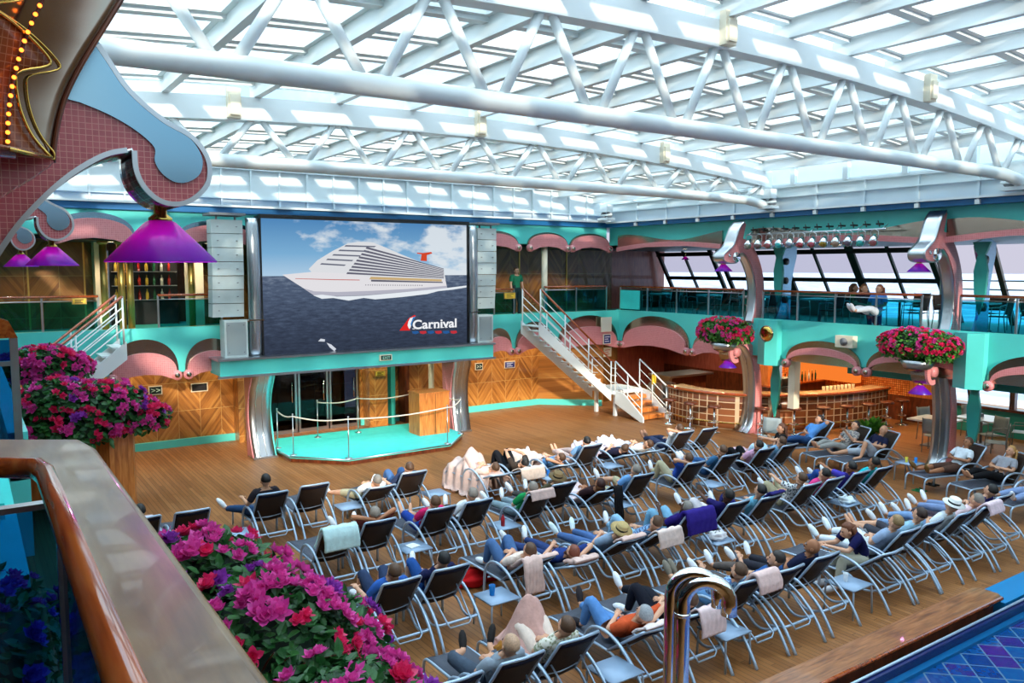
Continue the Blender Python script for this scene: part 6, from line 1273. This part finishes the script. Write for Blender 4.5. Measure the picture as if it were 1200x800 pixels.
drape_back(7.95, 5.98, 'R', 0, 'folded pink towel over the corner above the checked shirt', (224, 190, 184), .42, .2, .2, dx=.2, thick=.04)
drape_back(13.7, 5.85, 'R', 0, 'pale pink towel right of the white hat', (228, 200, 206), .46, .2, .14, thick=.03)
drape_back(9.62, 13.3, 'L', 0, 'cream blanket over a low backrest next to the knees in black', CR, .6, .3, .2)
drape_back(11.15, 8.2, 'R', 0, 'navy jacket round the shoulders of the aqua top', (36, 30, 96), .36, .16, .05, name='jacket', cat='jacket', dx=.1, thick=.04)
blanket(8.88, 13.3, 0, 'large cream blanket over a lying person, hanging to the deck', (222, 192, 182), x0=-.62, x1=.45, y0=.2, y1=2.0, knees=.32, low=.06, seed=2)
blanket(10.51, 13.2, 0, 'cream blanket over the legs, right of the blue cup', CR, y0=.95, y1=2.0, low=.28, seed=3)
blanket(12.29, 13.1, 0, 'white and pink blanket along the back row before the stairs', (230, 206, 214), y0=.95, y1=2.05, low=.28, seed=4)
blanket(13.03, 13.1, 0, 'white blanket over the flat-lying person in the back row', (230, 220, 226), y0=1.0, y1=2.05, low=.28, seed=5)
blanket(5.16, 5.97, 0, 'dusty pink blanket tented over high knees in the front row', (206, 160, 150), x0=-.4, x1=.4, y0=.92, y1=1.62, knees=.46, low=.36, seed=6)
blanket(14.82, 10.55, 0, 'pink patterned blanket in the third row, right end', (214, 178, 190), y0=.9, y1=1.9, knees=.2, low=.3, seed=7)
blanket(9.48, 10.6, 0, 'striped white towel blanket left of the bare feet', (226, 206, 210), x0=-.3, x1=.2, y0=.8, y1=1.3, low=.36, seed=8)
text_mat = pbr('white_print', (226, 228, 236), .6)
q = text('shirt_lettering', 'Prep', .13, (0, 0, 0), (0, 0, 0), text_mat, NAVY, .004); q.location = (-.14, .945, .90); q.rotation_euler = (radians(62), 0, 0)
bpy.data.collections.remove(TMP)
# ------------------------------------------------------------------ flowers
def petal(m, o, d, up, L, w_, curl=.3):
    d = d.normalized(); sd = d.cross(up); sd = sd.normalized() if sd.length > .01 else Vector((1,0,0)); nn = sd.cross(d)
    p = [o, o+d*L*.45+sd*w_+nn*L*curl*.2, o+d*L*.75+sd*w_*.7+nn*L*curl*.5, o+d*L+nn*L*curl, o+d*L*.75-sd*w_*.7+nn*L*curl*.5, o+d*L*.45-sd*w_+nn*L*curl*.2, o+d*L*.5-nn*L*.06]
    m.add(p, [(0,1,6),(1,2,6),(2,3,6),(3,4,6),(4,5,6),(5,0,6)], False)
def floret_mesh(name, mat, seed, florets=4, R=.05, L=.052):
    rg = random.Random(seed); m = MB()
    for k in range(florets):
        c = Vector((rg.uniform(-1,1), rg.uniform(-1,1), rg.uniform(-.2,.6)))*R; ax = (c*8+Vector((0,0,.8))).normalized()
        a = ax.cross(Vector((.3,.9,.1))).normalized(); b = ax.cross(a)
        for ring, (n, tilt, ll) in enumerate(((5, .25, 1.0), (5, .75, .8), (3, 1.6, .55))):
            for i in range(n):
                t_ = 2*pi*i/n+ring*.6+rg.uniform(-.2,.2); d = a*cos(t_)+b*sin(t_)+ax*tilt; petal(m, c, d, ax, L*ll*rg.uniform(.85,1.15), L*.34, rg.uniform(.1,.4))
    return m.data(name, mat)
FL = {k: [floret_mesh('blossom', k, s_*7+i) for i in range(3)] for s_, k in enumerate(('mag', 'red', 'pur'))}
FS = {k: [floret_mesh('blossom', k, s_*5+i+40, 1, .0, .055) for i in range(2)] for s_, k in enumerate(('mag', 'red', 'pur'))}
def leafm(m, o, d, up, L, w_):
    d = d.normalized(); sd = d.cross(up); sd = sd.normalized() if sd.length > .01 else Vector((1,0,0)); nn = sd.cross(d)
    p = [o, o+d*L*.3+sd*w_, o+d*L*.7+sd*w_*.8-nn*L*.05, o+d*L-nn*L*.15, o+d*L*.7-sd*w_*.8-nn*L*.05, o+d*L*.3-sd*w_, o+d*L*.35-nn*w_*.35, o+d*L*.7-nn*w_*.4]
    m.add(p, [(0,1,6),(1,2,7,6),(2,3,7),(3,4,7),(4,5,6,7),(5,0,6)], False)
def bush(name, label, c, blobs, nleaf, nflow, lL, fsc, mix, mat='leaf', cat='flowers', seed=1, group=None, big=True, drop=0.0):
    """blobs: ellipsoids (x,y,z,rx,ry,rz) relative to c"""
    rg = random.Random(seed); t = thing(name, label, cat, c, 0, group); vol = [b[3]*b[4]+b[4]*b[5]+b[3]*b[5] for b in blobs]; tv = sum(vol)
    def inside(p, skip): return any(i != skip and ((p.x-b[0])/b[3])**2+((p.y-b[1])/b[4])**2+((p.z-b[2])/b[5])**2 < .72 for i, b in enumerate(blobs))
    def pick(low=-.75):
        while True:
            r = rg.random()*tv; i = 0
            while r > vol[i]: r -= vol[i]; i += 1
            b = blobs[i]; d = Vector((rg.gauss(0,1), rg.gauss(0,1), rg.gauss(0,1))).normalized()
            if d.z < low: continue
            p = Vector((b[0]+d.x*b[3], b[1]+d.y*b[4], b[2]+d.z*b[5]))
            if inside(p, i): continue
            n = Vector((d.x/b[3], d.y/b[4], d.z/b[5])).normalized(); return p, n
    m = MB()
    for _ in range(nleaf):
        p, n = pick(); p = p-n*rg.uniform(0, .1)*lL/.08-Vector((0,0,0)); d = (n*.6+Vector((rg.uniform(-1,1), rg.uniform(-1,1), rg.uniform(-.9,.5)))); leafm(m, p, d, n+Vector((0,0,.5)), lL*rg.uniform(.6,1.25), lL*.3)
    m.build('foliage', mat, t)
    m = MB()
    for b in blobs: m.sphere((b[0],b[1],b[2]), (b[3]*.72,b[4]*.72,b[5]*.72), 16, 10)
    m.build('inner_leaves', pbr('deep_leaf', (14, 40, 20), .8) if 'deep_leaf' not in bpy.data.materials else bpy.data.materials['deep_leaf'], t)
    if big:
        m = MB()
        for _ in range(14): p, n = pick(-.2); q = p*.3; m.tube([q, (p+q)/2+n*.02, p], [.008, .006, .003], 5)
        m.build('stems', 'wooddark', t)
    ks = [k for k, w_ in mix for _ in range(w_)]; pts = []
    tries = 0
    while len(pts) < nflow and tries < nflow*40:
        tries += 1; p, n = pick(-.35); dens = sin(p.x*9+seed)+sin(p.y*8+seed*2)+sin((p.x+p.z)*13)
        if dens < rg.uniform(-3.4, .8) and n.z < .95: continue
        if any((p-q).length < .55*fsc*.11 for q, _ in pts): continue
        pts.append((p, n))
    cw = Vector(c); cam_ = Vector((0, 0, 4.8))
    pts.sort(key=lambda q: (cw+q[0]-cam_).length-.9*max(0, q[1].dot((cam_-cw-q[0]).normalized())))
    rest = MB(); mats = []
    for i, (p, n) in enumerate(pts):
        k = rg.choice(ks); me = rg.choice(FL[k] if rg.random() < .75 else FS[k]); s_ = fsc*rg.uniform(.75,1.25)
        R = (n.to_track_quat('Z', 'Y') @ Euler((0,0,rg.uniform(0,6))).to_quaternion())
        if i < 100:
            o = obj('blossom', me, t, p+n*.012); o.rotation_euler = R.to_euler(); o.scale = (s_,)*3
        else:
            if k not in mats: mats.append(k)
            rest.mi = mats.index(k); R3 = R.to_matrix(); rest.add([p+n*.012+R3 @ (v.co*s_) for v in me.vertices], [tuple(f.vertices) for f in me.polygons], False)
    if rest.v: o = rest.build('blossoms', mats, t); o['kind'] = 'stuff'
    return t
G = 'planters of pink blossoms'
# nearest planter just outside the viewer's rail
bush('flower_planter', 'large magenta blossoming bush in the foreground beside the teak rail', (1.13, 4.0, 2.68),
     [(.12, .3, 0, .5, .62, .42), (.0, 1.0, .12, .5, .5, .36), (.25, -.5, -.2, .5, .55, .42), (-.22, .9, .1, .42, .42, .3), (.42, .35, -.12, .42, .5, .36), (.2, -1.2, -.4, .5, .5, .4)], 7000, 250, .085, 1.12, (('mag', 7), ('red', 3), ('pur', 1)), seed=3, group=G)
t = thing('planter_trough', 'wooden trough under the foreground blossoms, hung outside the balcony', 'planter', (.95, 3.9, 1.9)); m = MB(); m.box(.5, 1.5, 2.4, 5.2, 1.85, 2.35); m.build('trough_body', 'box', t, True); m = MB(); m.box(.46, 1.54, 2.36, 5.24, 2.33, 2.38); m.build('rim', 'railteak', t, True); m = MB(); [m.box(.3, .5, y, y+.06, 1.9, 2.0) for y in (2.6, 3.6, 4.6)]; m.build('bracket', 'steel', t, True); m = MB(); m.box(.56, 1.44, 2.46, 5.14, 2.3, 2.34); m.build('soil', 'wooddark', t, True)
bush('flower_planter', 'blossoms glimpsed through the blue glass at the lower left', (.02, 3.85, 3.2), [(0,0,0,.26,.42,.24), (.0,.5,-.1,.3,.4,.26)], 700, 40, .07, .8, (('mag', 3), ('pur', 2)), seed=8, group=G)
# two planters down on the main deck at the left
bush('flower_planter', 'wide pink blossoming bush on the orange wooden box at left', (1.94, 17.5, 2.01), [(-.6,0,.25,.75,.6,.42), (.2,0,.1,.8,.6,.45), (.85,0,-.2,.55,.5,.4), (-.3,-.3,-.25,.9,.4,.4)], 3000, 130, .15, 1.7, (('mag', 5), ('red', 4), ('pur', 1)), seed=5, group=G)
def wbox(x, y, z0, z1, r, label):
    t = thing('planter_box', label, 'planter', (x, y, z0), 0, 'orange wooden planter boxes'); m = MB(); P = [(cos(a*pi/3+.3)*r, sin(a*pi/3+.3)*r) for a in range(6)]
    m.prism([(a*.85, b*.85, 0) for a, b in P], (0,0,z1-z0)); m.build('body', 'box', t); m = MB(); m.prism([(a*1.05, b*1.05, z1-z0) for a, b in P], (0,0,.05)); m.build('rim', 'railteak', t)
    m = MB(); m.prism([(a*.8, b*.8, z1-z0+.05) for a, b in P], (0,0,.01)); m.build('soil', 'wooddark', t)
wbox(2.3, 17.6, 0, 1.6, .55, 'orange wooden planter box on the deck under the wide pink bush')
bush('flower_planter', 'smaller pink blossoming bush behind, before the far left stairs', (1.25, 18.35, 2.83), [(0,0,.1,.62,.45,.32), (-.35,0,0,.45,.4,.3), (.4,0,-.05,.45,.4,.3)], 1500, 80, .12, 1.6, (('mag', 5), ('red', 3)), seed=6, group=G)
wbox(1.25, 18.35, 0, 2.58, .5, 'tall orange wooden planter box behind the wide bush')
# baskets on the right pillars
for i, (x, y, w_) in enumerate(((17.85, 15.42, .95), (18.15, 9.95, 1.02))):
    nm_ = ('farther', 'nearer')[i]
    bush('flower_basket', 'domed basket of pink and red blossoms on the '+nm_+' pillar', (x, y, 2.95), [(0,0,.1,.5,w_*.95,.36), (0,-.35,0,.42,.55,.34), (0,.4,0,.42,.5,.34)], 2800, 170, .085, 1.0, (('red', 6), ('mag', 3)), mat='leafB', seed=10+i, group='flower baskets on the right pillars')
    t = thing('basket_bowl', 'shallow bronze bowl under the blossoms on the '+nm_+' pillar', 'bowl', (x, y, 2.4), 0, 'bowls of the flower baskets'); m = MB(); m.lathe([(.12, .02), (.3, .12), (.4, .3), (.36, .3)], seg=28, cap=False); m.build('bowl', 'steel', t); m = MB(); m.lathe([(.06, 0), (.12, .02), (.3, .1)], seg=20, cap=False); m.build('foot', 'bronze', t)

rg = random.Random(4); m = MB()
for _ in range(260): a = rg.uniform(0, 6.28); e_ = rg.uniform(.1, 1.4); d = Vector((cos(a)*cos(e_), sin(a)*cos(e_), sin(e_))); leafm(m, Vector((0,0,.38))+d*rg.uniform(.05, .4), d+Vector((rg.uniform(-.5,.5), rg.uniform(-.5,.5), 0)), Vector((0,0,1)), .2, .05)
pp = [o for o in bpy.data.objects if o.name.startswith('potted_plant')][0]; m.build('foliage', 'leafB', pp)
